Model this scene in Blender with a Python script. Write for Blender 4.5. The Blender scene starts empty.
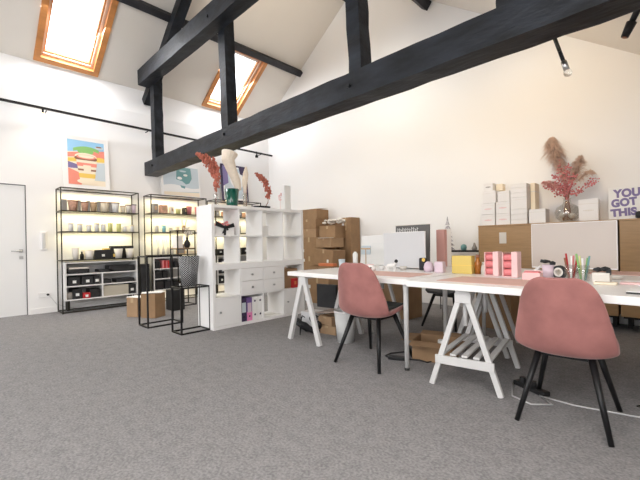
import bpy, bmesh, math, random
from mathutils import Vector, Matrix
random.seed(7)
C = bpy.context.scene.collection
PI = math.pi

# ------------------------------------------------------------------ materials
def mat(name, col, rough=.5, metal=0, noise=0, nscale=20, bump=0, bscale=200, emit=0, trans=0, sheen=0, alpha=1, ior=1.45, coat=0, spec=.5, stretch=None):
    m = bpy.data.materials.new(name); m.use_nodes = True
    nt = m.node_tree; b = nt.nodes['Principled BSDF']
    c = (col[0], col[1], col[2], 1)
    b.inputs['Base Color'].default_value = c
    b.inputs['Roughness'].default_value = rough
    b.inputs['Metallic'].default_value = metal
    b.inputs['IOR'].default_value = ior
    b.inputs['Specular IOR Level'].default_value = spec
    if emit:
        b.inputs['Emission Color'].default_value = c; b.inputs['Emission Strength'].default_value = emit
    if trans: b.inputs['Transmission Weight'].default_value = trans
    if sheen:
        b.inputs['Sheen Weight'].default_value = sheen; b.inputs['Sheen Roughness'].default_value = .4
        b.inputs['Sheen Tint'].default_value = (1, .8, .78, 1)
    if coat: b.inputs['Coat Weight'].default_value = coat
    if alpha < 1: b.inputs['Alpha'].default_value = alpha
    if noise or bump:
        tc = nt.nodes.new('ShaderNodeTexCoord'); mp = nt.nodes.new('ShaderNodeMapping')
        nt.links.new(tc.outputs['Object'], mp.inputs['Vector'])
        if stretch: mp.inputs['Scale'].default_value = stretch
    if noise:
        n = nt.nodes.new('ShaderNodeTexNoise'); n.inputs['Scale'].default_value = nscale; n.inputs['Detail'].default_value = 5
        r = nt.nodes.new('ShaderNodeMapRange'); r.inputs['From Min'].default_value = .3; r.inputs['From Max'].default_value = .7
        r.inputs['To Min'].default_value = 1 - noise; r.inputs['To Max'].default_value = 1 + noise
        x = nt.nodes.new('ShaderNodeVectorMath'); x.operation = 'SCALE'; x.inputs[0].default_value = col[:3]
        nt.links.new(mp.outputs[0], n.inputs['Vector']); nt.links.new(n.outputs['Fac'], r.inputs['Value'])
        nt.links.new(r.outputs[0], x.inputs['Scale']); nt.links.new(x.outputs[0], b.inputs['Base Color'])
    if bump:
        n2 = nt.nodes.new('ShaderNodeTexNoise'); n2.inputs['Scale'].default_value = bscale; n2.inputs['Detail'].default_value = 3
        bm_ = nt.nodes.new('ShaderNodeBump'); bm_.inputs['Strength'].default_value = bump; bm_.inputs['Distance'].default_value = .01
        nt.links.new(mp.outputs[0], n2.inputs['Vector']); nt.links.new(n2.outputs['Fac'], bm_.inputs['Height'])
        nt.links.new(bm_.outputs[0], b.inputs['Normal'])
    return m

def sheet_glass(name, tint=(1, 1, 1), mixf=.12):
    m = bpy.data.materials.new(name); m.use_nodes = True; nt = m.node_tree; nt.nodes.clear()
    o = nt.nodes.new('ShaderNodeOutputMaterial'); t = nt.nodes.new('ShaderNodeBsdfTransparent'); g = nt.nodes.new('ShaderNodeBsdfGlossy')
    t.inputs[0].default_value = (*tint, 1); g.inputs['Roughness'].default_value = .04
    x = nt.nodes.new('ShaderNodeMixShader'); x.inputs[0].default_value = mixf
    nt.links.new(t.outputs[0], x.inputs[1]); nt.links.new(g.outputs[0], x.inputs[2]); nt.links.new(x.outputs[0], o.inputs[0])
    return m

M = {}
M['wall'] = mat('painted_wall', (.86, .85, .84), .85, bump=.03, bscale=60)
M['ceil'] = mat('painted_ceiling', (.76, .715, .655), .85, noise=.02, nscale=1.2)
M['door'] = mat('door_paint', (.80, .80, .80), .45)
M['skirt'] = mat('skirting_paint', (.84, .83, .82), .5)
M['beam'] = mat('black_timber', (.0105, .013, .018), .5, noise=.75, nscale=3, bump=.5, bscale=9, stretch=(1, 3, 3), spec=.35)
M['beamy'] = mat('black_timber_purlin', (.025, .025, .03), .6, noise=.4, nscale=4, bump=.4, bscale=12, stretch=(3, 1, 3))
M['pine'] = mat('orange_pine', (.56, .235, .075), .4, noise=.2, nscale=8, stretch=(1, .3, 1))
M['pine_in'] = mat('pale_frame', (.62, .46, .36), .5)
M['white'] = mat('white_laminate', (.84, .83, .82), .35)
M['whitem'] = mat('white_matte', (.82, .80, .79), .6)
M['tabletop'] = mat('white_tabletop', (.85, .83, .81), .3)
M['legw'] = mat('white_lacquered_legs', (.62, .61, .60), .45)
M['blackm'] = mat('black_metal', (.012, .012, .013), .4, metal=.3)
M['frame'] = mat('bronze_black_frame', (.035, .032, .024), .4, metal=.5)
M['black'] = mat('black_plastic', (.012, .012, .013), .45)
M['blackbox'] = mat('black_card', (.02, .02, .022), .6, noise=.3, nscale=9)
M['steel'] = mat('brushed_steel', (.5, .5, .5), .3, metal=1)
M['rubber'] = mat('rubber', (.02, .02, .02), .8)
M['oak'] = mat('honey_oak_veneer', (.40, .245, .115), .45, noise=.1, nscale=5, stretch=(1, 1, 9))
M['shade_feet'] = mat('black_shade_and_feet', (.02, .018, .016), .6)
M['card'] = mat('cardboard', (.30, .185, .10), .85, noise=.1, nscale=7)
M['card2'] = mat('pale_cardboard', (.37, .24, .14), .85, noise=.1, nscale=7)
M['cardin'] = mat('cardboard_shadow', (.15, .085, .045), .9)
M['tape'] = mat('parcel_tape', (.47, .34, .2), .3)
M['label'] = mat('paper_label', (.8, .8, .78), .6)
M['paper'] = mat('paper', (.83, .82, .80), .7)
M['pink'] = mat('blush_velvet', (.33, .135, .122), .8, noise=.22, nscale=6, sheen=.45)
M['grey'] = mat('charcoal_fabric', (.12, .12, .125), .85, noise=.2, nscale=60)
M['cushion'] = mat('dark_green_grey_fabric', (.06, .068, .065), .85, noise=.2, nscale=60)
M['mat'] = mat('blush_desk_mat', (.67, .42, .36), .6, noise=.03)
M['pinkp'] = mat('pale_pink_card', (.80, .54, .53), .5)
M['pinkr'] = mat('rose_roll', (.70, .22, .23), .6)
M['coralp'] = mat('pale_coral', (.62, .33, .29), .6)
M['lilac'] = mat('lilac_plastic', (.66, .53, .60), .45)
M['yellow'] = mat('yellow_card', (.66, .49, .13), .45)
M['amber'] = mat('amber_glass', (.55, .19, .03), .15, trans=.4)
M['glass'] = mat('clear_glass', (.95, .97, .97), .03, trans=1, ior=1.25)
M['green'] = mat('green_glass', (.006, .085, .058), .08, coat=.5)
M['thin'] = sheet_glass('clear_vase_glass', (.95, .95, .94), .12)
M['thing'] = sheet_glass('green_tinted_glass', (.45, .72, .60), .15)
M['pane'] = sheet_glass('window_glass', (1, 1, 1), .05)
M['berry'] = mat('dried_rust_flower', (.50, .16, .11), .8, noise=.3, nscale=40)
M['stem'] = mat('dry_stem', (.30, .13, .07), .8)
M['cream'] = mat('cream_pampas', (.80, .70, .58), .9, noise=.06, nscale=30)
M['taupe'] = mat('taupe_pampas', (.66, .48, .38), .9, noise=.2, nscale=20)
M['hotpink'] = mat('pink_dried_flower', (.62, .22, .22), .8, noise=.3, nscale=40)
M['paleflower'] = mat('pale_pink_feather', (.72, .38, .34), .8)
M['red'] = mat('red_card', (.45, .02, .025), .5)
M['purple'] = mat('purple_card', (.17, .10, .30), .5)
M['navy'] = mat('dark_binder', (.045, .03, .08), .5)
M['bpink'] = mat('pink_binder', (.78, .25, .48), .5)
M['orange'] = mat('orange_plastic', (.62, .19, .08), .5)
M['terra'] = mat('pink_terracotta', (.62, .36, .26), .7, noise=.25, nscale=30)
M['lime'] = mat('lime_glaze', (.70, .70, .30), .4)
M['cyan'] = mat('pale_blue_glaze', (.30, .62, .70), .4)
M['cyl'] = mat('smoky_glass', (.30, .28, .26), .25)
M['frost'] = mat('frosted_tumbler', (.72, .68, .62), .3)
M['woodp'] = mat('pale_wood', (.52, .36, .22), .6, noise=.1)
M['woodd'] = mat('grey_board', (.33, .26, .22), .6)
M['bulb'] = mat('lit_bulb', (1, .80, .50), .3, emit=5)
M['screen'] = mat('light_grey_screen', (.60, .60, .61), .35)
M['screen2'] = mat('pale_beige_screen', (.56, .49, .44), .4)
M['slate'] = mat('slate_board', (.13, .125, .12), .6)
M['silver'] = mat('silver_glitter', (.42, .40, .42), .5, noise=.6, nscale=60)
M['violet'] = mat('violet_ink', (.21, .17, .34), .6)
M['blue'] = mat('sky_blue_ink', (.30, .55, .78), .7)
M['gink'] = mat('green_ink', (.25, .50, .16), .7)
M['rink'] = mat('coral_ink', (.80, .27, .20), .7)
M['yink'] = mat('mustard_ink', (.80, .55, .12), .7)
M['bink'] = mat('brown_ink', (.28, .12, .07), .7)
M['cink'] = mat('cream_ink', (.84, .74, .58), .7)
M['tink'] = mat('teal_ink', (.16, .33, .33), .7)
M['lblue'] = mat('pale_grey_blue_ink', (.55, .62, .66), .7)
M['kraft'] = mat('paper_bin_white', (.62, .62, .61), .5)
M['olive'] = mat('olive_glass', (.30, .32, .05), .2)
M['cable'] = mat('grey_cable', (.55, .55, .55), .5)
M['sand'] = mat('beige_sheet', (.50, .46, .38), .7)

def carpet():
    m = bpy.data.materials.new('grey_loop_carpet'); m.use_nodes = True; nt = m.node_tree; b = nt.nodes['Principled BSDF']
    b.inputs['Roughness'].default_value = .95; b.inputs['Specular IOR Level'].default_value = .1
    tc = nt.nodes.new('ShaderNodeTexCoord')
    n1 = nt.nodes.new('ShaderNodeTexNoise'); n1.inputs['Scale'].default_value = 70; n1.inputs['Detail'].default_value = 5
    n2 = nt.nodes.new('ShaderNodeTexNoise'); n2.inputs['Scale'].default_value = 14; n2.inputs['Detail'].default_value = 6
    for n in (n1, n2): nt.links.new(tc.outputs['Object'], n.inputs['Vector'])
    mx = nt.nodes.new('ShaderNodeMath'); mx.operation = 'MULTIPLY_ADD'; mx.inputs[1].default_value = .72
    nt.links.new(n1.outputs['Fac'], mx.inputs[0])
    m2 = nt.nodes.new('ShaderNodeMath'); m2.operation = 'MULTIPLY'; m2.inputs[1].default_value = .28
    nt.links.new(n2.outputs['Fac'], m2.inputs[0]); nt.links.new(m2.outputs[0], mx.inputs[2])
    r = nt.nodes.new('ShaderNodeValToRGB'); r.color_ramp.elements[0].position = .36; r.color_ramp.elements[1].position = .64
    r.color_ramp.elements[0].color = (.185, .181, .186, 1); r.color_ramp.elements[1].color = (.32, .307, .304, 1)
    nt.links.new(mx.outputs[0], r.inputs[0]); nt.links.new(r.outputs[0], b.inputs['Base Color'])
    bp = nt.nodes.new('ShaderNodeBump'); bp.inputs['Strength'].default_value = .6; bp.inputs['Distance'].default_value = .006
    nt.links.new(n1.outputs['Fac'], bp.inputs['Height']); nt.links.new(bp.outputs[0], b.inputs['Normal'])
    return m
M['carpet'] = carpet()

def diamonds():
    m = bpy.data.materials.new('black_white_diamond_weave'); m.use_nodes = True; nt = m.node_tree; b = nt.nodes['Principled BSDF']
    b.inputs['Roughness'].default_value = .6
    tc = nt.nodes.new('ShaderNodeTexCoord'); sp = nt.nodes.new('ShaderNodeSeparateXYZ'); nt.links.new(tc.outputs['Object'], sp.inputs[0])
    at = nt.nodes.new('ShaderNodeMath'); at.operation = 'ARCTAN2'; nt.links.new(sp.outputs['Y'], at.inputs[0]); nt.links.new(sp.outputs['X'], at.inputs[1])
    def mm(op, a, v):
        n = nt.nodes.new('ShaderNodeMath'); n.operation = op
        nt.links.new(a, n.inputs[0])
        if isinstance(v, (int, float)): n.inputs[1].default_value = v
        else: nt.links.new(v, n.inputs[1])
        return n.outputs[0]
    a = mm('MULTIPLY', at.outputs[0], 11 / PI * 1.0); z = mm('MULTIPLY', sp.outputs['Z'], 40.)
    s1 = mm('SINE', mm('MULTIPLY', mm('ADD', a, z), PI), 0); s2 = mm('SINE', mm('MULTIPLY', mm('SUBTRACT', a, z), PI), 0)
    g = mm('GREATER_THAN', mm('MULTIPLY', mm('ABSOLUTE', s1, 0), mm('ABSOLUTE', s2, 0)), .70)
    mix = nt.nodes.new('ShaderNodeMix'); mix.data_type = 'RGBA'
    mix.inputs[6].default_value = (.015, .015, .018, 1); mix.inputs[7].default_value = (.7, .7, .7, 1)
    nt.links.new(g, mix.inputs[0]); nt.links.new(mix.outputs[2], b.inputs['Base Color'])
    return m
M['diamond'] = diamonds()

# ------------------------------------------------------------------ mesh builder
class MB:
    def __init__(s): s.bm = bmesh.new(); s.mi = 0
    def _tag(s, fs):
        for f in fs: f.material_index = s.mi
    def box(s, x0, x1, y0, y1, z0, z1, bev=0):
        ps = [(x, y, z) for z in (z0, z1) for y in (y0, y1) for x in (x0, x1)]
        v = [s.bm.verts.new(p) for p in ps]
        fs = [s.bm.faces.new([v[i] for i in q]) for q in ((0, 2, 3, 1), (4, 5, 7, 6), (0, 1, 5, 4), (2, 6, 7, 3), (0, 4, 6, 2), (1, 3, 7, 5))]
        s._tag(fs)
        if bev:
            es = list({e for f in fs for e in f.edges})
            bmesh.ops.bevel(s.bm, geom=es, offset=bev, segments=2, profile=.5, affect='EDGES')
        return s
    def bar(s, p0, p1, w, d, up=(0, 0, 1), bev=0):
        p0 = Vector(p0); p1 = Vector(p1); ax = (p1 - p0).normalized(); u = Vector(up)
        if abs(ax.dot(u)) > .98: u = Vector((0, 1, 0))
        a = ax.cross(u).normalized(); b = a.cross(ax).normalized()
        v = []
        for p in (p0, p1):
            for i, j in ((-1, -1), (1, -1), (1, 1), (-1, 1)): v.append(s.bm.verts.new(p + a * i * w / 2 + b * j * d / 2))
        fs = [s.bm.faces.new([v[i] for i in q]) for q in ((0, 1, 2, 3), (7, 6, 5, 4), (0, 4, 5, 1), (1, 5, 6, 2), (2, 6, 7, 3), (3, 7, 4, 0))]
        s._tag(fs)
        if bev:
            es = list({e for f in fs for e in f.edges}); bmesh.ops.bevel(s.bm, geom=es, offset=bev, segments=2, profile=.5, affect='EDGES')
        return s
    def tube(s, pts, r, n=8, cap=True):
        pts = [Vector(p) for p in pts]; rs = r if isinstance(r, (list, tuple)) else [r] * len(pts); rings = []
        for i, p in enumerate(pts):
            t = (pts[min(i + 1, len(pts) - 1)] - pts[max(i - 1, 0)]).normalized()
            u = Vector((0, 0, 1)) if abs(t.z) < .95 else Vector((0, 1, 0))
            a = t.cross(u).normalized(); b = a.cross(t)
            rings.append([s.bm.verts.new(p + (a * math.cos(2 * PI * k / n) + b * math.sin(2 * PI * k / n)) * rs[i]) for k in range(n)])
        fs = []
        for i in range(len(rings) - 1):
            for k in range(n): fs.append(s.bm.faces.new((rings[i][k], rings[i][(k + 1) % n], rings[i + 1][(k + 1) % n], rings[i + 1][k])))
        if cap:
            fs.append(s.bm.faces.new(rings[0][::-1])); fs.append(s.bm.faces.new(rings[-1]))
        s._tag(fs); return s
    def lathe(s, prof, cx=0, cy=0, n=24, sx=1, sy=1):
        rings = []
        for r, z in prof:
            if r < 1e-5: rings.append([s.bm.verts.new((cx, cy, z))])
            else: rings.append([s.bm.verts.new((cx + sx * r * math.cos(2 * PI * k / n), cy + sy * r * math.sin(2 * PI * k / n), z)) for k in range(n)])
        fs = []
        for a, b in zip(rings, rings[1:]):
            for k in range(n):
                k2 = (k + 1) % n
                if len(a) == 1 and len(b) == 1: continue
                if len(a) == 1: fs.append(s.bm.faces.new((a[0], b[k2], b[k])))
                elif len(b) == 1: fs.append(s.bm.faces.new((a[k], a[k2], b[0])))
                else: fs.append(s.bm.faces.new((a[k], a[k2], b[k2], b[k])))
        s._tag(fs); return s
    def blob(s, c, r, sub=1, sc=(1, 1, 1)):
        g = bmesh.ops.create_icosphere(s.bm, subdivisions=sub, radius=r, matrix=Matrix.Translation(c) @ Matrix.Diagonal((*sc, 1)))
        s._tag({f for v in g['verts'] for f in v.link_faces}); return s
    def poly(s, pts):
        f = s.bm.faces.new([s.bm.verts.new(p) for p in pts]); s._tag([f]); return s
    def prism(s, pts, d):
        """extrude a planar polygon by vector d"""
        d = Vector(d); a = [s.bm.verts.new(p) for p in pts]; b = [s.bm.verts.new(Vector(p) + d) for p in pts]; n = len(a)
        fs = [s.bm.faces.new(a[::-1]), s.bm.faces.new(b)] + [s.bm.faces.new((a[i], a[(i + 1) % n], b[(i + 1) % n], b[i])) for i in range(n)]
        s._tag(fs); return s
    def build(s, name, m, parent=None, smooth=False, loc=None, rz=0, fix=True):
        if fix: bmesh.ops.recalc_face_normals(s.bm, faces=s.bm.faces[:])
        me = bpy.data.meshes.new(name); s.bm.to_mesh(me); s.bm.free()
        for x in (m if isinstance(m, (list, tuple)) else [m]): me.materials.append(M[x])
        if smooth:
            for p in me.polygons: p.use_smooth = True
        o = bpy.data.objects.new(name, me); C.objects.link(o)
        if parent: o.parent = parent
        if loc: o.location = loc
        if rz: o.rotation_euler = (0, 0, rz)
        return o

def tag(o, label, cat, group=None):
    o['label'] = label; o['category'] = cat
    if group: o['group'] = group
    return o
def thing(name, label, cat, loc=(0, 0, 0), rz=0, group=None, rot=None):
    o = bpy.data.objects.new(name, None); C.objects.link(o); o.empty_display_size = .05
    o.location = loc; o.rotation_euler = rot or (0, 0, rz)
    return tag(o, label, cat, group)
def struct(name, mb, m, parent=None, smooth=False):
    o = mb.build(name, m, parent, smooth)
    if not parent: o['kind'] = 'structure'
    return o

# ------------------------------------------------------------------ room shell
XL, XR, YB, YF = -7.5, 1.9, 5.82, -4.2
ZL = 4.20; SL = .68
RX, RZ = -4.53, 4.22 + .68 * (7.5 - 4.53)
def zl(x): return 4.22 + SL * (x + 7.5)
def zr(x): return 3.836 - .72 * (x + 1.18)
RZ = zl(RX)
ZR = zr(XR)
struct('floor', MB().box(XL - .2, XR + .2, YF - .2, YB + .2, -.1, 0), 'carpet')
# left wall with a door opening cut out
DY0, DY1, DZ = .03, .925, 2.085
wl = MB()
wl.box(XL - .2, XL, YF, DY0, 0, 3.655).box(XL - .2, XL, DY1, YB, 0, 3.655).box(XL - .2, XL, DY0, DY1, DZ, 3.655)
wl.prism([(XL, YF, 3.655), (XL - .10, YF, 4.16), (XL - .35, YF, 4.16), (XL - .2, YF, 3.655)], (0, YB - YF, 0))
struct('wall_left', wl, 'wall')
struct('wall_back', MB().prism([(XL - .1, YB, 0), (XR + .1, YB, 0), (XR + .1, YB, ZR), (RX, YB, RZ + .05), (XL - .1, YB, zl(XL - .1))], (0, .2, 0)), 'wall')
struct('wall_right', MB().box(XR, XR + .2, YF, YB, 0, ZR + .05), 'wall')
# wall behind the camera with two unseen window openings, added to let daylight in
wf = MB()
wf.box(XL, -6.2, YF - .2, YF, 0, 3.2).box(-4.0, -2.4, YF - .2, YF, 0, 3.2).box(-.2, XR, YF - .2, YF, 0, ZR).box(-6.2, -4.0, YF - .2, YF, 0, .8).box(-2.4, -.2, YF - .2, YF, 0, .8)
wf.box(-6.2, -4.0, YF - .2, YF, 2.8, 3.2).box(-2.4, -.2, YF - .2, YF, 2.8, 3.2)
wf.prism([(XL - .1, YF, 3.2), (-.2, YF, 3.13), (-.2, YF, zr(-.2)), (RX, YF, RZ + .05), (XL - .1, YF, zl(XL - .1))], (0, -.2, 0))
struct('wall_front', wf, 'wall')
for i, (a, b) in enumerate(((-6.2, -4.0), (-2.4, -.2))):
    w = MB()
    for x in (a + .03, (a + b) / 2, b - .03): w.box(x - .03, x + .03, YF - .13, YF - .07, .8, 2.8)
    for z in (.83, 2.77): w.box(a, b, YF - .13, YF - .07, z - .03, z + .03)
    o = struct('window_%d' % (i + 3), w, 'white')
    MB().box(a, b, YF - .105, YF - .1, .8, 2.8).build('pane', 'pane', o)

# roof: two slopes, with real skylight openings in the left one
sky = [(1.07, 1.985), (4.04, 4.945)]         # y ranges of the skylights (outer frame)
extra = [(-2.2, -1.3)]  # unseen skylight behind the camera, added for more daylight
SX0, SX1 = -7.55, -6.31
def slope_pt(x, y, off=0):
    n = Vector((-SL, 0, 1)).normalized(); return Vector((x, y, zl(x))) + n * off
cl = MB()
def slab(y0, y1, x0, x1):
    p = [slope_pt(x0, y0), slope_pt(x1, y0), slope_pt(x1, y1), slope_pt(x0, y1)]
    cl.prism(p, Vector((-SL, 0, 1)).normalized() * .22)
ys = [YF - .2]
for a, b in sorted(sky + extra): ys += [a, b]
ys += [YB + .2]
slab(YF - .2, YB + .2, SX1, RX)
slab(YF - .2, YB + .2, XL - .45, SX0)
for i in range(0, len(ys), 2): slab(ys[i], ys[i + 1], SX0, SX1)
cl.prism([(RX, YF - .2, RZ), (XR + .3, YF - .2, zr(XR + .3)), (XR + .3, YF - .2, zr(XR + .3) + .25), (RX, YF - .2, RZ + .27)], (0, YB - YF + .4, 0))
struct('ceiling', cl, 'ceil')
def skylight(i, y0, y1):
    n = Vector((-SL, 0, 1)).normalized(); t = Vector((1, 0, SL)).normalized()
    L = (slope_pt(SX1, 0) - slope_pt(SX0, 0)).length
    def P(a, y, off): return slope_pt(SX0, y) + t * a + n * off
    def ring(mb, inset0, inset1, o0, o1):
        for (a0, a1, b0, b1) in ((inset0, inset1, y0 + inset0, y1 - inset0), (L - inset1, L - inset0, y0 + inset0, y1 - inset0), (inset1, L - inset1, y0 + inset0, y0 + inset1), (inset1, L - inset1, y1 - inset1, y1 - inset0)):
            mb.prism([P(a0, b0, o0), P(a1, b0, o0), P(a1, b1, o0), P(a0, b1, o0)], n * (o1 - o0))
        return mb
    f = struct('window_%d' % i, ring(MB(), -.012, .075, -.03, .14), 'pine')
    ring(MB(), .077, .115, .05, .12).build('sash', 'pine_in', f)
    ring(MB(), .117, .14, .09, .15).build('inner_sash', 'pine', f)
    MB().prism([P(.1, y0 + .1, .16), P(L - .1, y0 + .1, .16), P(L - .1, y1 - .1, .16), P(.1, y1 - .1, .16)], n * .006).build('pane', 'pane', f)
    # roller blind cassette at the top
    MB().prism([P(L - .19, y0 + .14, .10), P(L - .14, y0 + .14, .10), P(L - .14, y1 - .14, .10), P(L - .19, y1 - .14, .10)], n * .04).build('blind_cassette', 'whitem', f)
for i, (a, b) in enumerate(sky): skylight(i + 1, a, b)
skylight(5, *extra[0])

# baseboards
bb = MB().box(XL, XL + .012, DY1 + .03, YB, 0, .09).box(XL, XL + .012, YF, DY0 - .03, 0, .09)
struct('baseboard_left', bb, 'skirt')
struct('baseboard_back', MB().box(XL + .012, XR, YB - .012, YB, 0, .09), 'skirt')
# door
d = struct('door_1', MB().box(XL - .06, XL - .015, DY0 + .012, DY1 - .012, .008, DZ - .012), 'door')
MB().box(XL - .1, XL - .0, DY0, DY0 + .01, 0, DZ).box(XL - .1, XL, DY1 - .01, DY1, 0, DZ).box(XL - .1, XL, DY0, DY1, DZ - .01, DZ).build('door_frame', 'grey', d)
h = MB(); h.tube([(XL - .015, DY1 - .07, 1.03), (XL + .045, DY1 - .07, 1.03), (XL + .05, DY1 - .2, 1.03)], .009)
h.lathe([(0, 0), (.001, 0)], 0, 0) if False else None
h.build('door_handle', 'steel', d, True)
MB().box(XL - .016, XL - .006, DY1 - .095, DY1 - .045, 1.005, 1.055).build('handle_rose', 'steel', d)
MB().box(XL - .016, XL - .006, DY1 - .095, DY1 - .045, .90, .945).build('lock_escutcheon', 'steel', d)

# ------------------------------------------------------------------ timber frame
t = thing('roof_truss', 'black painted timber roof truss spanning the whole room overhead', 'beam', (-3.5, 2.83, 2.44))
def TW(mb, name, m='beam', bevel=.008):
    # truss parts are modelled in world space, shifted to the truss root
    bmesh.ops.translate(mb.bm, verts=mb.bm.verts[:], vec=(3.5, -2.83, -2.44))
    return mb.build(name, m, t)
def wob_beam(p0, p1, w, d, n=26, amp=.0045):
    mb = MB(); p0 = Vector(p0); p1 = Vector(p1); ax = (p1 - p0).normalized(); u = Vector((0, 1, 0)); a = u; b = ax.cross(u).normalized()
    rings = []
    for i in range(n + 1):
        p = p0.lerp(p1, i / n); q = []
        for k, (s1, s2) in enumerate(((-1, -1), (1, -1), (1, 1), (-1, 1))):
            q.append(mb.bm.verts.new(p + a * (s1 * w / 2 + random.uniform(-amp, amp)) + b * (s2 * d / 2 + random.uniform(-amp, amp))))
        rings.append(q)
    for r0, r1 in zip(rings, rings[1:]):
        for k in range(4): mb.bm.faces.new((r0[k], r0[(k + 1) % 4], r1[(k + 1) % 4], r1[k]))
    mb.bm.faces.new(rings[0][::-1]); mb.bm.faces.new(rings[-1])
    bmesh.ops.bevel(mb.bm, geom=[e for e in mb.bm.edges if len(e.link_faces) == 2 and e.calc_face_angle(0) > .9], offset=.012, segments=1, affect='EDGES')
    return mb
TW(wob_beam((-7.42, 2.86, 2.567), (.42, 2.86, 2.56), .24, .25, 40), 'tie_beam')
TW(wob_beam((-7.22, 2.67, 4.22), (-1.75, 2.67, 4.22), .20, .28, 26), 'collar_beam')
for x0, x1, w, z1 in ((-7.02, -7.06, .17, 4.40), (-4.53, -4.66, .165, 6.1), (-2.20, -2.28, .15, 4.55), (-.84, -.86, .16, 3.5)):
    TW(wob_beam((x0, 2.84, 2.66), (x1, 2.84, z1), .16, w, 12), 'post')
TW(wob_beam((-7.50, 2.84, 3.90), (-4.7, 2.84, 6.0), .16, .17, 12), 'rafter')
TW(wob_beam((.3, 2.85, 2.6), (-4.45, 2.85, 6.03), .16, .2, 12), 'rafter')
bl = MB()
for x, z in ((-2.26, 2.56), (-4.52, 2.6), (-7.05, 2.58), (-4.6, 4.2)):
    y = 2.73 if z < 3 else 2.565
    bl.tube([(x, y - .012, z), (x, y + .03, z)], .02, 8)
TW(bl, 'bolts', 'blackm')
# rafters of the truss next to the roof: purlins run along the room
def purlin(x, z, w, h, label, rotd):
    mb = MB(); n = 24; rings = []; c, s = math.cos(rotd), math.sin(rotd)
    for i in range(n + 1):
        y = YF + (YB - YF) * i / n; q = []
        for a, b in ((-1, -1), (1, -1), (1, 1), (-1, 1)):
            dx = a * w / 2 + random.uniform(-.004, .004); dz = b * h / 2 + random.uniform(-.004, .004)
            q.append(mb.bm.verts.new((dx * c - dz * s, y - YF, dx * s + dz * c)))
        rings.append(q)
    for r0, r1 in zip(rings, rings[1:]):
        for k in range(4): mb.bm.faces.new((r0[k], r0[(k + 1) % 4], r1[(k + 1) % 4], r1[k]))
    mb.bm.faces.new(rings[0][::-1]); mb.bm.faces.new(rings[-1])
    o = mb.build('purlin', 'beamy', loc=(x, YF, z)); tag(o, label, 'beam')
purlin(-6.24, 4.99, .12, .10, 'dark timber purlin running above the two skylights under the roof slope', math.atan(SL))
purlin(-4.75, 5.98, .12, .14, 'dark timber purlin high up just beside the roof ridge', math.atan(SL))
purlin(-3.06, 5.08, .12, .14, 'dark timber purlin on the roof slope opposite the skylights', -math.atan(.72))
o = thing('roof_lamp', 'short dark lamp arm hanging from right roof slope at picture edge', 'lamp', (-.20, 4.2, 3.12), rot=(0, .42, 0))
MB().tube([(0, 0, .02), (0, 0, -.22)], [.03, .024], 10).build('arm', 'blackm', o, True)
MB().tube([(0, 0, -.22), (0, 0, -.34)], [.04, .03], 12).build('lamp_head', 'blackm', o, True)
MB().lathe([(0, -.345), (.02, -.345), (.02, -.34), (0, -.34)], 0, 0, 12).build('lens', 'bink', o)

# ------------------------------------------------------------------ left wall things
o = thing('track_light', 'long black lighting track along the white left wall', 'light', (XL, -1.0, 3.315))
tr = MB(); n = 14
tr.bar((.17, 0, .03), (.17, 6.80, -.03), .035, .035)
tr.build('rail', 'blackm', o)
for y in (.6, 2.2, 3.8, 5.4, 6.5): MB().bar((0, y, .02 - y * .008), (.17, y, .02 - y * .008), .012, .012).build('bracket', 'blackm', o)
for y, l in ((2.14, 1), (6.33, 0)):
    MB().tube([(.17, y, 0), (.17, y, -.075)], .014).build('spot_stem', 'blackm', o)
    mb = MB().lathe([(.0, -.07), (.022, -.075), (.034, -.10), (.036, -.14), (.0, -.145)], .17, y, 12)
    mb.build('spot_head', 'bulb' if l else 'blackm', o, True)
MB().tube([(.1, .9, .03), (.09, 1.15, .09), (.09, 1.5, .075), (.1, 1.75, .02)], .006, 6).build('loose_cable', 'black', o, True)

o = thing('intercom_phone', 'pale grey wall intercom handset beside the white door', 'phone', (XL, 1.15, 1.20))
MB().box(0, .03, -.045, .045, -.16, .14, .008).build('base_plate', 'whitem', o)
MB().box(.03, .055, -.035, .012, -.13, .12, .008).build('handset', 'screen', o)
o = thing('wall_socket', 'white double socket low on wall between door and shelf', 'socket', (XL, 1.14, .30))
MB().box(0, .012, -.08, .08, -.04, .04, .004).build('socket_plate', 'white', o)
mb = MB(); mb.tube([(.012, .045, 0), (.05, .045, 0)], .018, 10); mb.build('plug', 'black', o)
MB().tube([(.05, .045, -.005), (.06, .09, -.06), (.05, .16, -.17), (.04, .30, -.24), (.05, .42, -.27)], .004, 6).build('cord', 'cable', o, True)

# pictures standing on the shelves -------------------------------------------------
def picture(name, label, y0, y1, z0, z1, lean, frame_m, flat, extra=None, bord=.05):
    H = z1 - z0; W = y1 - y0
    o = thing(name, label, 'picture', (XL + .02 + lean, y0, z0), rot=(0, -math.atan(lean / H), 0))
    MB().box(-.012, .012, 0, W, 0, H, .003).build('frame', frame_m, o)
    # artwork coordinates 0..1 in both directions on the front
    mats = []; mb = MB()
    k = 0
    for m, pts in flat:
        if m not in mats: mats.append(m)
        mb.mi = mats.index(m); k += 1
        mb.poly([(.0125 + k * .0004, bord + (W - 2 * bord) * u, bord + (H - 2 * bord) * v) for u, v in pts])
    mb.build('print', mats, o, fix=False)
    return o
def ell(cx, cy, rx, ry, n=20, a0=0, a1=2 * PI): return [(cx + rx * math.cos(a0 + (a1 - a0) * i / n), cy + ry * math.sin(a0 + (a1 - a0) * i / n)) for i in range(n)]
def band(f0, f1, n=10, x0=0, x1=1):
    xs = [x0 + (x1 - x0) * i / n for i in range(n + 1)]
    return [(x, f0(x)) for x in xs] + [(x, f1(x)) for x in xs[::-1]]
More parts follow.
